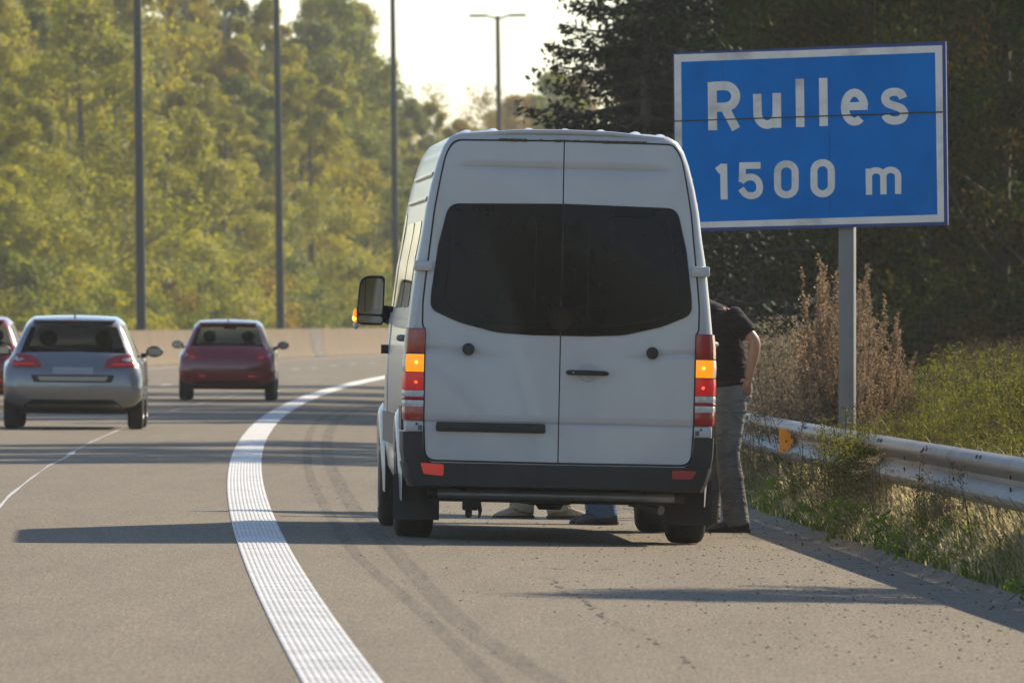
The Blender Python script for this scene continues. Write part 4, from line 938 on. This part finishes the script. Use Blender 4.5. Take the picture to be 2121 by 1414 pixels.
def person(label, loc, rz, J, shirt, trousers, shoe, hair=True, long_sleeve=False):
    """J: joints in the person's own frame, facing -X, left side towards -Y"""
    pr = empty('person', loc, rz); tag(pr, label, 'person')
    pel, wai, che, nek, hd = (Vector(J[k]) for k in ('pelvis', 'waist', 'chest', 'neck', 'head'))
    fw = Vector(J.get('face', (-1, 0, 0))).normalized()
    C = [[(pel, (.13, .16)), (wai, (.115, .15)), (che, (.125, .17)), (nek, (.055, .058)), (hd - V3(0, 0, .06) + fw * .01, (.068, .07)), (hd, (.092, .082)), (hd + V3(0, 0, .085), (.062, .06))]]
    shirtC = [[(pel + V3(0, 0, .02), (.142, .172)), (wai, (.135, .168)), (che, (.14, .19)), (che + (nek - che) * .7, (.075, .09))]]
    trC = []
    for s, k in ((-1, 'l'), (1, 'r')):
        sh_, el, wr, hp, kn, an = (Vector(J[k + '_' + j]) for j in ('shoulder', 'elbow', 'wrist', 'hip', 'knee', 'ankle'))
        fd = (wr - el).normalized(); palm = wr + fd * .075
        C.append([(che, (.125, .17)), (sh_, .062), (sh_.lerp(el, .5), .05), (el, .042), (el.lerp(wr, .35), .043), (wr, (.027, .03)), (palm, (.022, .036))])
        side = fd.cross(Vector((0, 1, 0)) if abs(fd.y) < .8 else Vector((1, 0, 0))).normalized(); nor = fd.cross(side).normalized()
        for fi, (off, ln) in enumerate(((-.03, .062), (-.011, .075), (.010, .07), (.029, .055))):
            b0 = palm + side * off + fd * .012; C.append([(palm, (.022, .036)), (b0 + fd * .02, .0092), (b0 + fd * (.02 + ln * .5) + nor * .012 * s, .0086), (b0 + fd * (.02 + ln * .85) + nor * .034 * s, .0076)])
        C.append([(palm, (.022, .036)), (wr + fd * .045 - side * .042, .011), (wr + fd * .085 - side * .058 + nor * .012 * s, .009)])
        toe = an + fw * .03 + V3(0, 0, -an.z + .05)
        C.append([(pel, (.13, .16)), (hp, .088), (hp.lerp(kn, .5), .075), (kn, .058), (kn.lerp(an, .35), .056), (an, .04), (toe, (.028, .03))])
        fk = Vector(J.get('toe_' + k, fw)); fk.z = 0; fk.normalize()
        shirtC.append([(che, (.14, .19)), (sh_, .08), (sh_.lerp(el, .45), .073), (sh_.lerp(el, .78), .070)] + ([(el, .06), (wr, .045)] if long_sleeve else []))
        trC.append([(pel, (.145, .168)), (hp + V3(0, 0, -.02), .105), (hp.lerp(kn, .5), .092), (kn, .078), (kn.lerp(an, .3), .083), (kn.lerp(an, .8), .078), (an + V3(0, 0, .005), .080)])
        sh = MB(); side2 = Vector((-fk.y, fk.x, 0)); base = Vector((an.x, an.y, 0))
        for_rows = []
        for t, w_, hgt in ((-.085, .030, .085), (-.075, .042, .125), (-.02, .046, .13), (.05, .046, .105), (.11, .052, .075), (.17, .050, .055), (.205, .034, .038)):
            c0 = base + fk * t; for_rows.append([c0 + side2 * (w_ * math.cos(a)) + V3(0, 0, max(0.0, .0 + hgt * (.5 + .5 * math.sin(a)))) for a in np.linspace(0, 2 * math.pi, 13)[:-1]])
        sh.grid(for_rows, True); sh.f += [tuple(range(12))[::-1], tuple(range(72, 84))]
        so2 = sh.build('shoe', shoe, pr, 60)
        sl_ = MB(); sl_.grid([[base + fk * t + side2 * (w_ * c) + V3(0, 0, z) for c, z in ((1, 0), (1.06, .004), (1.06, .024), (-1.06, .024), (-1.06, .004), (-1, 0))] for t, w_ in ((-.092, .030), (-.075, .044), (-.02, .047), (.05, .047), (.11, .054), (.17, .051), (.212, .03))], True); sl_.f += [tuple(range(6)), tuple(range(36, 42))[::-1]]; sl_.build('sole', M_SOLE, so2, 0)
    body = skin_obj('body', C, M_SKIN, pr)
    # face
    up = V3(0, 0, 1); sdv = Vector((-fw.y, fw.x, 0)); f0 = hd + fw * .085
    MB().tube([f0 + up * .02, f0 + fw * .022 - up * .022, f0 - up * .03], [.008, .014, .008], 8).build('nose', M_SKIN, body, 60)
    for s in (-1, 1):
        ellipsoid(hd + fw * .082 + sdv * s * .032 + up * .02, (.012, .012, .008)).build('eye', M_EYE, body, 60)
        ellipsoid(hd + sdv * s * .083 - up * .005, (.018, .012, .032)).build('ear', M_SKIN, body, 60)
    MB().tube([f0 + sdv * -.022 - up * .056 - fw * .008, f0 - up * .058, f0 + sdv * .022 - up * .056 - fw * .008], .006, 6).build('mouth', M_LIP, body, 60)
    if hair: ellipsoid(hd - fw * .02 + up * .045, (.1, .094, .085), 18, 12).build('hair', M_HAIR, pr, 60)
    def ell(c, rx, ry, ax, n=20):
        ax = ax.normalized(); sx = Vector((0, 1, 0)); sx = (sx - ax * sx.dot(ax)).normalized(); fx = sx.cross(ax)
        return [c + fx * (rx * math.cos(a)) + sx * (ry * math.sin(a)) for a in np.linspace(0, 2 * math.pi, n + 1)[:-1]]
    def fused(name, mb, mat):
        me = mb.mesh(name, mat); o = bpy.data.objects.new(name, me); COL.objects.link(o); o.parent = pr
        m = o.modifiers.new('Remesh', 'REMESH'); m.mode = 'VOXEL'; m.voxel_size = .013; m.use_smooth_shade = True
        m = o.modifiers.new('Smooth', 'SMOOTH'); m.iterations = 5; m.factor = .5
        ev = o.evaluated_get(bpy.context.evaluated_depsgraph_get()); m2 = bpy.data.meshes.new_from_object(ev); m2.name = name; o.modifiers.clear(); o.data = m2
        m2.polygons.foreach_set('use_smooth', [True] * len(m2.polygons))
        if not m2.materials: m2.materials.append(mat)
        return o
    def loft(mb, R_):
        mb.grid(R_, True); n = len(R_[0]); k = len(mb.v) - len(R_) * n; mb.f += [tuple(range(k, k + n))[::-1], tuple(range(len(mb.v) - n, len(mb.v)))]
    sm_ = MB(); up_ = nek - che; w0 = pel + V3(0, 0, .0)
    loft(sm_, [ell(w0, .160, .192, wai - pel), ell(wai, .150, .185, che - pel), ell(wai.lerp(che, .5), .150, .195, che - wai), ell(che, .150, .205, up_), ell(che.lerp(nek, .38), .125, .195, up_), ell(che.lerp(nek, .7), .085, .115, up_), ell(che.lerp(nek, .86), .07, .078, up_)])
    for k in 'lr':
        sh_, el, wr = (Vector(J[k + '_' + j]) for j in ('shoulder', 'elbow', 'wrist')); d = el - sh_
        R_ = [ell(sh_ - d * .12 + (che - sh_) * .2, .07, .07, d), ell(sh_, .082, .082, d), ell(sh_.lerp(el, .4), .075, .075, d), ell(sh_.lerp(el, .74), .074, .074, d)]
        if long_sleeve: R_[-1] = ell(sh_.lerp(el, .8), .062, .062, d); R_ += [ell(el, .058, .058, wr - sh_), ell(el.lerp(wr, .5), .052, .052, wr - el), ell(wr, .042, .042, wr - el)]
        loft(sm_, R_)
    fused('t_shirt' if not long_sleeve else 'jumper', sm_, shirt)
    tm_ = MB(); loft(tm_, [ell(pel + V3(0, 0, .05), .148, .178, V3(0, 0, 1)), ell(pel, .152, .182, V3(0, 0, 1)), ell(pel - V3(0, 0, .08), .150, .180, V3(0, 0, 1)), ell(pel - V3(0, 0, .14), .11, .14, V3(0, 0, 1))])
    for k in 'lr':
        hp, kn, an = (Vector(J[k + '_' + j]) for j in ('hip', 'knee', 'ankle'))
        loft(tm_, [ell(hp + V3(0, 0, .02), .105, .095, hp - kn), ell(hp.lerp(kn, .25), .112, .098, hp - kn), ell(hp.lerp(kn, .6), .095, .088, hp - kn), ell(kn, .084, .08, hp - an), ell(kn.lerp(an, .3), .090, .084, kn - an), ell(kn.lerp(an, .75), .088, .082, kn - an), ell(an + V3(0, 0, -.045), .094, .086, kn - an)])
    fused('trousers', tm_, trousers)
    MB().tube([pel + V3(.15 * math.cos(a), .172 * math.sin(a), .03 + .012 * math.cos(a)) for a in np.linspace(0, 2 * math.pi, 25)], .019, 6, False).build('belt', M_SOLE, pr, 60)
    return pr
M_SOLE = pm('dark_sole', (.03, .026, .022), .8); M_EYE = pm('eye', (.25, .2, .17), .2); M_LIP = pm('lips', (.32, .12, .10), .5)
def cloth(nm, col, sc=30, nz=.14, fold=.7):
    m = pm(nm, col, .9, spec=.2, noise=nz, nscale=5); t = m.node_tree; N = t.nodes; b = N['Principled BSDF']; tc = N.new('ShaderNodeTexCoord')
    mp = N.new('ShaderNodeMapping'); mp.inputs['Scale'].default_value = (1, 1, 2.2); mp.inputs['Rotation'].default_value = (0, .5, .3); t.links.new(tc.outputs['Object'], mp.inputs[0])
    n = N.new('ShaderNodeTexNoise'); n.inputs['Scale'].default_value = 8; n.inputs['Detail'].default_value = 3; n.inputs['Distortion'].default_value = .8; t.links.new(mp.outputs[0], n.inputs[0])
    bp = N.new('ShaderNodeBump'); bp.inputs['Strength'].default_value = fold; bp.inputs['Distance'].default_value = .05; t.links.new(n.outputs['Fac'], bp.inputs['Height']); t.links.new(bp.outputs[0], b.inputs['Normal']); return m
M_TEE = cloth('charcoal_tee', (.020, .017, .017)); M_GREYTR = cloth('grey_trousers', (.14, .138, .13), nz=.3, fold=.8); M_JEANS = cloth('blue_jeans', (.06, .10, .17)); M_BEIGE = cloth('beige_shirt', (.3, .25, .18))
M_BROWNSH = pm('brown_leather', (.055, .034, .026), .6, noise=.2, nscale=12); M_TANSH = pm('tan_suede', (.33, .24, .17), .9, noise=.15, nscale=20); M_DARKSH = pm('dark_trainer', (.05, .042, .04), .7, noise=.2, nscale=15)
px0 = at(1508, 1102)
JM = dict(pelvis=(.02, 0, 1.02), waist=(0.0, 0, 1.15), chest=(-.05, 0, 1.42), neck=(-.23, 0, 1.615), head=(-.335, 0, 1.715), face=(-.95, -.05, -.2),
    l_shoulder=(-.015, -.18, 1.515), l_elbow=(.155, -.27, 1.325), l_wrist=(.12, -.20, 1.10), l_hip=(.01, -.095, .96), l_knee=(-.02, -.105, .53), l_ankle=(.045, -.10, .09),
    r_shoulder=(-.06, .19, 1.50), r_elbow=(-.20, .27, 1.25), r_wrist=(-.40, .20, 1.28), r_hip=(.01, .095, .96), r_knee=(-.10, .10, .53), r_ankle=(-.13, .11, .09))
person('person in charcoal t-shirt and grey trousers, hand on hip, standing beside the white van', px0, R(8), JM, M_TEE, M_GREYTR, M_BROWNSH)
def stand(fx=(0, 0)):
    return dict(pelvis=(0, 0, .96), waist=(0, 0, 1.10), chest=(0, 0, 1.35), neck=(0, 0, 1.53), head=(-.02, 0, 1.65), face=(-1, 0, 0),
        l_shoulder=(0, -.18, 1.43), l_elbow=(.05, -.23, 1.16), l_wrist=(-.05, -.22, .93), l_hip=(0, -.09, .92), l_knee=(-.02, -.1, .50), l_ankle=(.02, -.11, .09),
        r_shoulder=(0, .18, 1.43), r_elbow=(-.02, .24, 1.16), r_wrist=(-.14, .2, .98), r_hip=(0, .09, .92), r_knee=(-.03, .1, .50), r_ankle=(-.06, .12, .09))
pa = at(1118, 1074); J2 = stand(); J2.update(l_ankle=(.14, -.05, .09), l_knee=(.07, -.06, .5), r_ankle=(-.13, .05, .09), r_knee=(-.07, .06, .5), face=(-.2, -1, 0), toe_l=(1, -.25, 0), toe_r=(-1, -.25, 0))
pA = person('person in beige with tan suede shoes, only the feet showing under the van', pa, R(6), J2, M_BEIGE, M_BEIGE, M_TANSH, long_sleeve=True)
pb = at(1232, 1086)
pB = person('person in blue jeans and dark trainers, feet showing under the van', pb, R(14), {**stand(), 'l_ankle': (.05, -.10, .09), 'r_ankle': (.06, .11, .09)}, M_TEE, M_JEANS, M_DARKSH)

# ================================================================== VERGE PLANTS
M_STEMBR = pm('dry_stem', (.13, .085, .05), .9, noise=.2)
M_STEMGR = pm('green_stem', (.07, .075, .03), .8, noise=.2)
M_DOCK = leafmat('dry_seed_brown', [(.13, .08, .045), (.24, .155, .088), (.34, .235, .135), (.42, .31, .19)], .4, .8, 3, .2)
M_PALE = leafmat('dry_umbel_straw', [(.13, .10, .06), (.23, .18, .11), (.34, .27, .17)], .35, .8, 3, .2)
M_TANSY = leafmat('verge_leaf_green', [(.055, .062, .012), (.12, .13, .016), (.21, .20, .024), (.32, .26, .04)], .5, .6, 2.5, .25)
M_HEADS = leafmat('brown_flower_heads', [(.05, .032, .022), (.09, .06, .04), (.14, .095, .06)], .15, .9, 3, .2)
M_BRIGHT = leafmat('bright_leaf', [(.10, .16, .02), (.17, .25, .025), (.26, .32, .03)], .55, .5, 3, .2)
M_FLOWER = pm('yellow_flower', (.75, .48, .02), .6)
def weed_protos(kind, seed):
    r = np.random.default_rng(seed); st = MB(); P = []; Hd = []
    if kind == 'dock':
        for k in range(r.integers(7, 11)):
            a = r.uniform(0, 6.28); sp = r.uniform(.03, .33); h = r.uniform(1.1, 1.8)
            tip = np.array((math.cos(a) * sp, math.sin(a) * sp, h)); b = np.array((math.cos(a) * .04, math.sin(a) * .04, 0))
            mid = b * .4 + tip * .45 + np.array((0, 0, .08)); st.tube([b, mid, tip], [.007, .005, .002], 4, False)
            n = int(210 * h); t = r.uniform(.28, 1, n); pos = (1 - t)[:, None] ** 1 * b + t[:, None] * tip + np.outer(np.sin(t * 3.1), (mid - (b + tip) / 2) * .6)
            rad = .055 * np.clip(1.15 - t, .06, .6); P.append(pos + r.normal(size=(n, 3)) * rad[:, None] * np.array((1, 1, .8)))
            for q_ in range(r.integers(5, 9)):
                t0 = r.uniform(.4, .85); p0 = b + (tip - b) * t0; aa = a + r.normal(0, 1.3); L = r.uniform(.14, .34) * (1.2 - t0)*1.6
                d = np.array((math.cos(aa) * .34, math.sin(aa) * .34, .94)); e = p0 + d * L; st.tube([p0, e], [.004, .0015], 3, False)
                m = int(190 * L); tt = r.uniform(.1, 1, m)[:, None]; P.append(p0 + d * L * tt + r.normal(size=(m, 3)) * .013)
        P = np.concatenate(P); return [('seed_heads', leaves('seed_heads', P, r.uniform(.012, .032, len(P)), M_DOCK, .7)), ('stems', st.mesh('stems', M_STEMBR, False))]
    if kind == 'umbel':
        for k in range(r.integers(8, 13)):
            a = r.uniform(0, 6.28); sp = r.uniform(.05, .4); h = r.uniform(.7, 1.25); b = np.array((math.cos(a) * .08, math.sin(a) * .08, 0)); tip = np.array((math.cos(a) * sp, math.sin(a) * sp, h))
            st.tube([b, (b + tip) / 2 + r.normal(0, .03, 3), tip], [.005, .004, .002], 4, False)
            for u in range(r.integers(3, 7)):
                p0 = b + (tip - b) * r.uniform(.5, 1); e = p0 + np.array((r.normal(0, .1), r.normal(0, .1), r.uniform(.06, .2))); st.tube([p0, e], [.003, .0015], 3, False)
                m = 26; P.append(e + r.normal(size=(m, 3)) * np.array((.045, .045, .012)))
            m = 40; t = r.uniform(.05, .9, m)[:, None]; P.append(b + (tip - b) * t + r.normal(size=(m, 3)) * .035)
        P = np.concatenate(P); return [('seed_heads', leaves('seed_heads', P, r.uniform(.012, .03, len(P)), M_PALE, .6)), ('stems', st.mesh('stems', M_STEMBR, False))]
    if kind == 'tansy':
        for k in range(r.integers(13, 18)):
            a = r.uniform(0, 6.28); sp = r.uniform(.05, .36); h = r.uniform(.75, 1.2); b = np.array((math.cos(a) * .12, math.sin(a) * .12, 0)); tip = np.array((math.cos(a) * sp, math.sin(a) * sp, h))
            st.tube([b, (b + tip) / 2 + np.array((0, 0, .03)), tip], [.005, .004, .003], 4, False)
            n = 400; t = r.uniform(.10, .98, n); P.append(b + (tip - b) * t[:, None] + r.normal(size=(n, 3)) * np.array((.055, .055, .03)))
            if r.random() < .8: Hd.append(tip + r.normal(size=(46, 3)) * np.array((.04, .04, .016)) + np.array((0, 0, .01)))
        P = np.concatenate(P); Q = np.concatenate(Hd) if Hd else np.zeros((0, 3)); sz = np.concatenate([r.uniform(.02, .055, len(P)), r.uniform(.016, .034, len(Q))])
        me = leaves('foliage', np.concatenate([P, Q]), sz, M_TANSY, .22, .4); me.materials.append(M_HEADS); me.polygons.foreach_set('material_index', np.concatenate([np.zeros(len(P), np.int32), np.ones(len(Q), np.int32)]))
        out = [('foliage', me), ('stems', st.mesh('stems', M_STEMGR, False))]
        return out
    if kind == 'leafy':
        for k in range(r.integers(9, 14)):
            a = r.uniform(0, 6.28); L = r.uniform(.06, .22); z = r.uniform(.03, .22); e = np.array((math.cos(a) * L, math.sin(a) * L, z)); st.tube([(0, 0, 0), e * .6 + np.array((0, 0, .03)), e], [.004, .003, .002], 3, False); P.append(e + r.normal(size=(5, 3)) * .035)
        P = np.concatenate(P); return [('foliage', leaves('foliage', P, r.uniform(.03, .065, len(P)), M_BRIGHT, .75, .5)), ('stems', st.mesh('stems', M_STEMGR, False))]
    if kind == 'stalk':
        tip = np.array((r.uniform(-.2, .2), r.uniform(-.15, .15), r.uniform(.42, .72))); st.tube([(0, 0, 0), tip * .35 + np.array((.05, .02, 0)), tip * .7 + np.array((.03, .0, .0)), tip], [.004, .0035, .003, .0015], 5, False)
        for k in range(5): p0 = tip * r.uniform(.4, .95); e = p0 + np.array((r.normal(0, .08), r.normal(0, .08), r.uniform(.05, .14))); st.tube([p0, e], [.003, .001], 3, False); P.append(e + r.normal(size=(8, 3)) * .018)
        t = r.uniform(.3, 1, 40)[:, None]; P.append(tip * t + np.sin(t * 3.1) * np.array((.03, .01, 0)) + r.normal(size=(40, 3)) * .012)
        P = np.concatenate(P); return [('seed_heads', leaves('seed_heads', P, r.uniform(.012, .022, len(P)), M_HEADS, .8)), ('stems', st.mesh('stems', M_STEMBR, False))]
PRO = {k: [weed_protos(k, 100 + i + 10 * j) for i in range(3)] for j, k in enumerate(('dock', 'umbel', 'tansy', 'leafy', 'stalk'))}
rp = random.Random(3)
def vz(o): return -.02 + min(max(o - 3.9, 0), 6) * .03
def th(n): return TH(n + 1)
def plants(kind, name, spots, lab, cat, group):
    spots = sorted(spots, key=lambda s: s[0] / s[1])
    for i, (X, d, s) in enumerate(spots):
        t = empty(name, (X, d, vz(X - q(d))), rp.uniform(0, 6.28)); t.scale = (s * rp.uniform(.9, 1.1), s * rp.uniform(.9, 1.1), s); tag(t, lab.format(th(i)), cat, group)
        for nm, me in PRO[kind][rp.randrange(3)]: put(nm, me, t, 0)
def px_spot(px, d): return (px - 1060.5) * d / F
# tall brown weeds round the foot of the sign post: (photo column, distance, height)
dk = []
for px, ztop in [(1600, 1.10), (1630, 1.25), (1655, 1.45), (1672, 1.6), (1690, 1.75), (1704, 1.95), (1716, 2.0), (1728, 1.85), (1738, 1.75), (1750, 1.5), (1768, 1.4), (1784, 1.5), (1800, 1.62), (1812, 1.6), (1826, 1.42), (1842, 1.25), (1858, 1.15), (1872, 1.0), (1890, .85), (1665, 1.15), (1700, 1.35), (1740, 1.3), (1780, 1.1), (1820, 1.1)]:
    d = rp.uniform(82.5, 88); X = px_spot(px, d)
    if X - q(d) < 4.5: X = q(d) + 4.5 + rp.uniform(0, .2)
    dk.append((X, d, ztop / 1.7))
plants('dock', 'dry_weed', dk, 'tall brown dried weed behind the guardrail by the sign post, {} from the left', 'plant', 'tall dried weeds round the sign post')
um = []
for k in range(42):
    px = rp.uniform(1535, 1700) if k % 2 else rp.uniform(1535, 1880); d = rp.uniform(82, 95); X = px_spot(px, d)
    if X - q(d) < 4.35: X = q(d) + 4.35 + rp.uniform(0, .3)
    um.append((X, d, rp.uniform(.85, 1.2) if px < 1700 else rp.uniform(.6, .85)))
plants('umbel', 'straw_weed', um, 'straw coloured seeding weed behind the guardrail, {} from the left', 'plant', 'straw coloured weeds behind the guardrail')
ta = []
while len(ta) < 130:
    d = rp.uniform(58, 92); o = 4.55 + 3.4 * rp.random() ** .8; X = q(d) + o; px = 1060.5 + F * X / d
    if 1770 < px < 2180:
        ta.append((X, d, min(.28 + (o - 4.5) * .85, np.interp(px, [1770, 1880, 1980, 2121], [.55, .86, 1.08, 1.15])) * rp.uniform(.8, 1.02) / 1.1))
for k in range(14):
    d = rp.uniform(84, 100); X = px_spot(rp.uniform(1880, 2140), d); ta.append((X, d, rp.uniform(.7, .92)))
plants('tansy', 'green_weed', ta, 'leafy green weed with brown heads behind the guardrail, {} from the left', 'plant', 'green weeds behind the guardrail')
# the clump hanging over the front of the rail, with bare stems under it
t = [(px_spot(px, d), d, s) for px, d, s in ((1752, 73.6, .66), (1775, 72.6, .72), (1800, 72.0, .72), (1822, 71.2, .66), (1845, 70.6, .5))]
plants('tansy', 'green_weed', t, 'green weed growing up in front of the guardrail, {} in its clump', 'plant', 'green weeds in front of the guardrail')
fu = [(q(d) + rp.uniform(4.0, 4.12), d, rp.uniform(.42, .62)) for d in (91, 87, 84, 79, 75.4, 68.6, 63.4)]
plants('umbel', 'straw_weed', fu, 'straw coloured weed standing in front of the guardrail, {} from the left', 'plant', 'straw coloured weeds in front of the guardrail')
ft = [(q(d) + rp.uniform(4.0, 4.1), d, rp.uniform(.34, .52)) for d in (92, 86.4, 77.2, 64.4)]
plants('tansy', 'green_weed', ft, 'small green weed low in front of the guardrail, {} from the left', 'plant', 'small green weeds in front of the guardrail')
lf = []
for k in range(46):
    d = rp.uniform(53, 92); o = rp.choice((4.0, 4.05, 4.2, 3.98, 4.3)) + rp.uniform(-.04, .1); lf.append((q(d) + o, d, rp.uniform(.6, 1.25)))
plants('leafy', 'broad_leaved_weed', lf, 'bright green broad leaved weed low in front of the guardrail, {} from the left', 'plant', 'broad leaved weeds along the kerb')
sk_l = [(q(d) + rp.uniform(3.98, 4.12), d, rp.uniform(.7, 1.15)) for d in (88, 86.5, 83.5, 82.2, 80, 77.5, 74.5, 73.4, 72.8, 71.6, 70.4, 68, 65, 62.5, 60.2)]
plants('stalk', 'bare_weed_stalk', sk_l, 'thin dark weed stalk standing in front of the guardrail, {} from the left', 'plant', 'bare stalks in front of the guardrail')
fl = []
for i, (px, py) in enumerate([(1772, 980), (1796, 964), (1691, 972), (1754, 1064), (1866, 1092), (1891, 1084), (1694, 988), (1975, 1060)]):
    d = [73, 72.4, 78.5, 73, 66.5, 65.5, 78, 62][i]; X = px_spot(px, d); zt = H - (py - YH) * d / F; z0 = vz(X - q(d))
    f = empty('yellow_wildflower', (X, d, z0)); tag(f, f'small yellow wildflower in the grass under the guardrail, {th(i)} of its kind', 'flower', 'yellow wildflowers under the guardrail')
    h = max(zt - z0, .08); MB().tube([(0, .02, 0), (.01, 0, h * .6), (0, 0, h)], [.004, .003, .002], 4).build('stem', M_STEMGR, f, 0)
    hd_ = MB(); 
    for k in range(11):
        a = 6.28 * k / 11; hd_.add([(0, 0, h), (math.cos(a - .2) * .02, math.sin(a - .2) * .012 - .004, h + .014 * math.sin(a)), (math.cos(a) * .026, math.sin(a) * .014 - .006, h + .018 * math.sin(a)), (math.cos(a + .2) * .02, math.sin(a + .2) * .012 - .004, h + .014 * math.sin(a))], [(0, 1, 2, 3)])
    hd_.add(ellipsoid((0, -.004, h), (.009, .007, .009), 8, 5).v, ellipsoid((0, 0, 0), (1, 1, 1), 8, 5).f); hd_.build('blossom', M_FLOWER, f, 0)
# grass: thousands of single blades
M_GRASS = leafmat('verge_grass', [(.10, .11, .02), (.30, .25, .12), (.52, .43, .26), (.70, .60, .40)], .55, .7, 1.3, .45, .3)
M_GREENGRASS = leafmat('green_grass', [(.06, .09, .012), (.12, .18, .02), (.22, .27, .03)], .5, .6, 2, .3)
def blades(name, mat, n, df, of, hf, lab=None, clump=0):
    d = df(n); o = of(n)
    if clump: cd, co = rng.choice(d, n // clump), None; j = rng.integers(0, n // clump, n); d = cd[j] + rng.normal(0, .10, n); o = np.clip(o[j] + rng.normal(0, .04, n), 3.86, 9)
    X = np.array([q(y) for y in d]) + o; z0 = np.where(o < 3.93, .0, -.02 + np.clip(o - 3.9, 0, 6) * .03); h = hf(o, n)
    a = rng.uniform(0, 6.28, n); ln = rng.uniform(.15, .95, n) * h; w = rng.uniform(.0022, .0048, n)
    dx, dy = np.cos(a), np.sin(a); b = np.stack([X, d, z0], 1); wv = np.stack([-dy, dx, 0 * d], 1) * w[:, None]; wv[:, 0] += w * .6
    m1 = b + np.stack([dx * ln * .25, dy * ln * .25, h * .55], 1); m2 = b + np.stack([dx * ln * .62, dy * ln * .62, h * .9], 1); tp = b + np.stack([dx * ln, dy * ln, h * rng.uniform(.75, 1.05, n)], 1)
    V = np.empty((n, 7, 3)); V[:, 0] = b - wv; V[:, 1] = b + wv; V[:, 2] = m1 + wv * .9; V[:, 3] = m1 - wv * .9; V[:, 4] = m2 + wv * .6; V[:, 5] = m2 - wv * .6; V[:, 6] = tp
    me = bpy.data.meshes.new(name); me.vertices.add(n * 7); me.vertices.foreach_set('co', V.ravel())
    base = np.arange(n)[:, None] * 7; idx = np.concatenate([base + np.array([0, 1, 2, 3]), base + np.array([3, 2, 4, 5]), base + np.array([5, 4, 6])], 1)
    me.loops.add(n * 11); me.loops.foreach_set('vertex_index', idx.ravel().astype(np.int32)); me.polygons.add(n * 3)
    st = (np.arange(n)[:, None] * 11 + np.array([0, 4, 8])).ravel().astype(np.int32); me.polygons.foreach_set('loop_start', st); me.update(calc_edges=True); me.materials.append(mat)
    o_ = put(name, me, None, 0); tag(o_, lab, None, None, 'stuff'); return o_
blades('dry_grass', M_GRASS, 46000, lambda n: 50 + 52 * rng.uniform(0, 1, n) ** 1.1, lambda n: 3.93 + np.abs(rng.normal(0, .40, n)), lambda o, n: np.clip(.06 + (o - 3.85) * .75, .04, .42) * rng.uniform(.5, 1.25, n), 'dry straw coloured grass along the verge', 22)
blades('verge_grass', M_GRASS, 26000, lambda n: rng.uniform(50, 130, n), lambda n: 4.3 + rng.uniform(0, 3.5, n), lambda o, n: np.clip(.22 + (o - 4.3) * .45, .2, .8) * rng.uniform(.5, 1.1, n), 'long grass behind the guardrail')
blades('green_grass', M_GREENGRASS, 14000, lambda n: 49 + 50 * rng.uniform(0, 1, n), lambda n: 3.91 + np.abs(rng.normal(0, .16, n)), lambda o, n: np.clip(.05 + (o - 3.88) * .7, .04, .3) * rng.uniform(.5, 1.4, n), 'green grass hanging over the kerb', 16)
tf = [(1955, 1200), (1895, 1190), (1880, 1175), (2000, 1215), (1660, 1122), (1808, 1195), (1990, 1262), (1965, 1210)]
tn = MB()
# pebbles and grit scattered on the hard shoulder
M_GRIT = pm('dark_grit', (.045, .036, .032), .9)
P = []; V = []; Fc = []
def rock(c, s):
    k = len(V); pts = [(-1, 0, 0), (0, -1, 0), (1, 0, 0), (0, 1, 0), (.2, .1, .6)]
    V.extend((c[0] + a * s * random.uniform(.7, 1.2), c[1] + b * s * random.uniform(.7, 1.6), c[2] + e * s * .9) for a, b, e in pts); Fc.extend([(k, k + 1, k + 4), (k + 1, k + 2, k + 4), (k + 2, k + 3, k + 4), (k + 3, k, k + 4)])
for i in range(1900):
    d = random.uniform(44, 90); o = 3.5 - abs(random.gauss(0, 1.0)) if random.random() < .85 else random.uniform(.4, 3.5)
    if o < .3: continue
    X = q(d) + o; rock((X, d, G(X, d) + .001), random.choice((.003, .004, .005, .006, .008, .011)))
me = bpy.data.meshes.new('grit'); me.from_pydata(V, [], Fc); me.materials.append(M_GRIT)
o_ = put('grit', me, None, 0); tag(o_, 'dark pebbles and grit scattered on the hard shoulder', None, None, 'stuff')

n = 520; d = rng.uniform(46, 96, n); o = np.where(rng.random(n) < .8, 3.72 + rng.normal(0, .14, n), 3.2 + rng.normal(0, .3, n)); 
Pl = np.stack([np.array([q(y) for y in d]) + o, d, np.array([max(-.03, G(q(y) + oo, y)) + .012 if oo < 3.55 else -.035 + max(0, oo - 3.8) * .3 for y, oo in zip(d, o)])], 1)
ll = leaves('leaf_litter', Pl, rng.uniform(.010, .032, n), M_HEADS, .5, 2.5); o_ = put('leaf_litter', ll, None, 0); tag(o_, 'brown fallen leaves and scraps lying along the gutter', None, None, 'stuff')
# ================================================================== AIR
hz = MB().box(-1300, 1300, -60, 2600, -2.5, 46)
hm = bpy.data.materials.new('haze'); hm.use_nodes = True; t = hm.node_tree; t.nodes.clear()
pv = t.nodes.new('ShaderNodeVolumePrincipled'); pv.inputs['Color'].default_value = (.96, .96, .95, 1); pv.inputs['Density'].default_value = .00015; pv.inputs['Anisotropy'].default_value = .25
ou = t.nodes.new('ShaderNodeOutputMaterial'); t.links.new(pv.outputs[0], ou.inputs['Volume'])
ho = hz.build('haze', hm, None, 0); tag(ho, 'pale autumn haze', None, None, 'stuff')
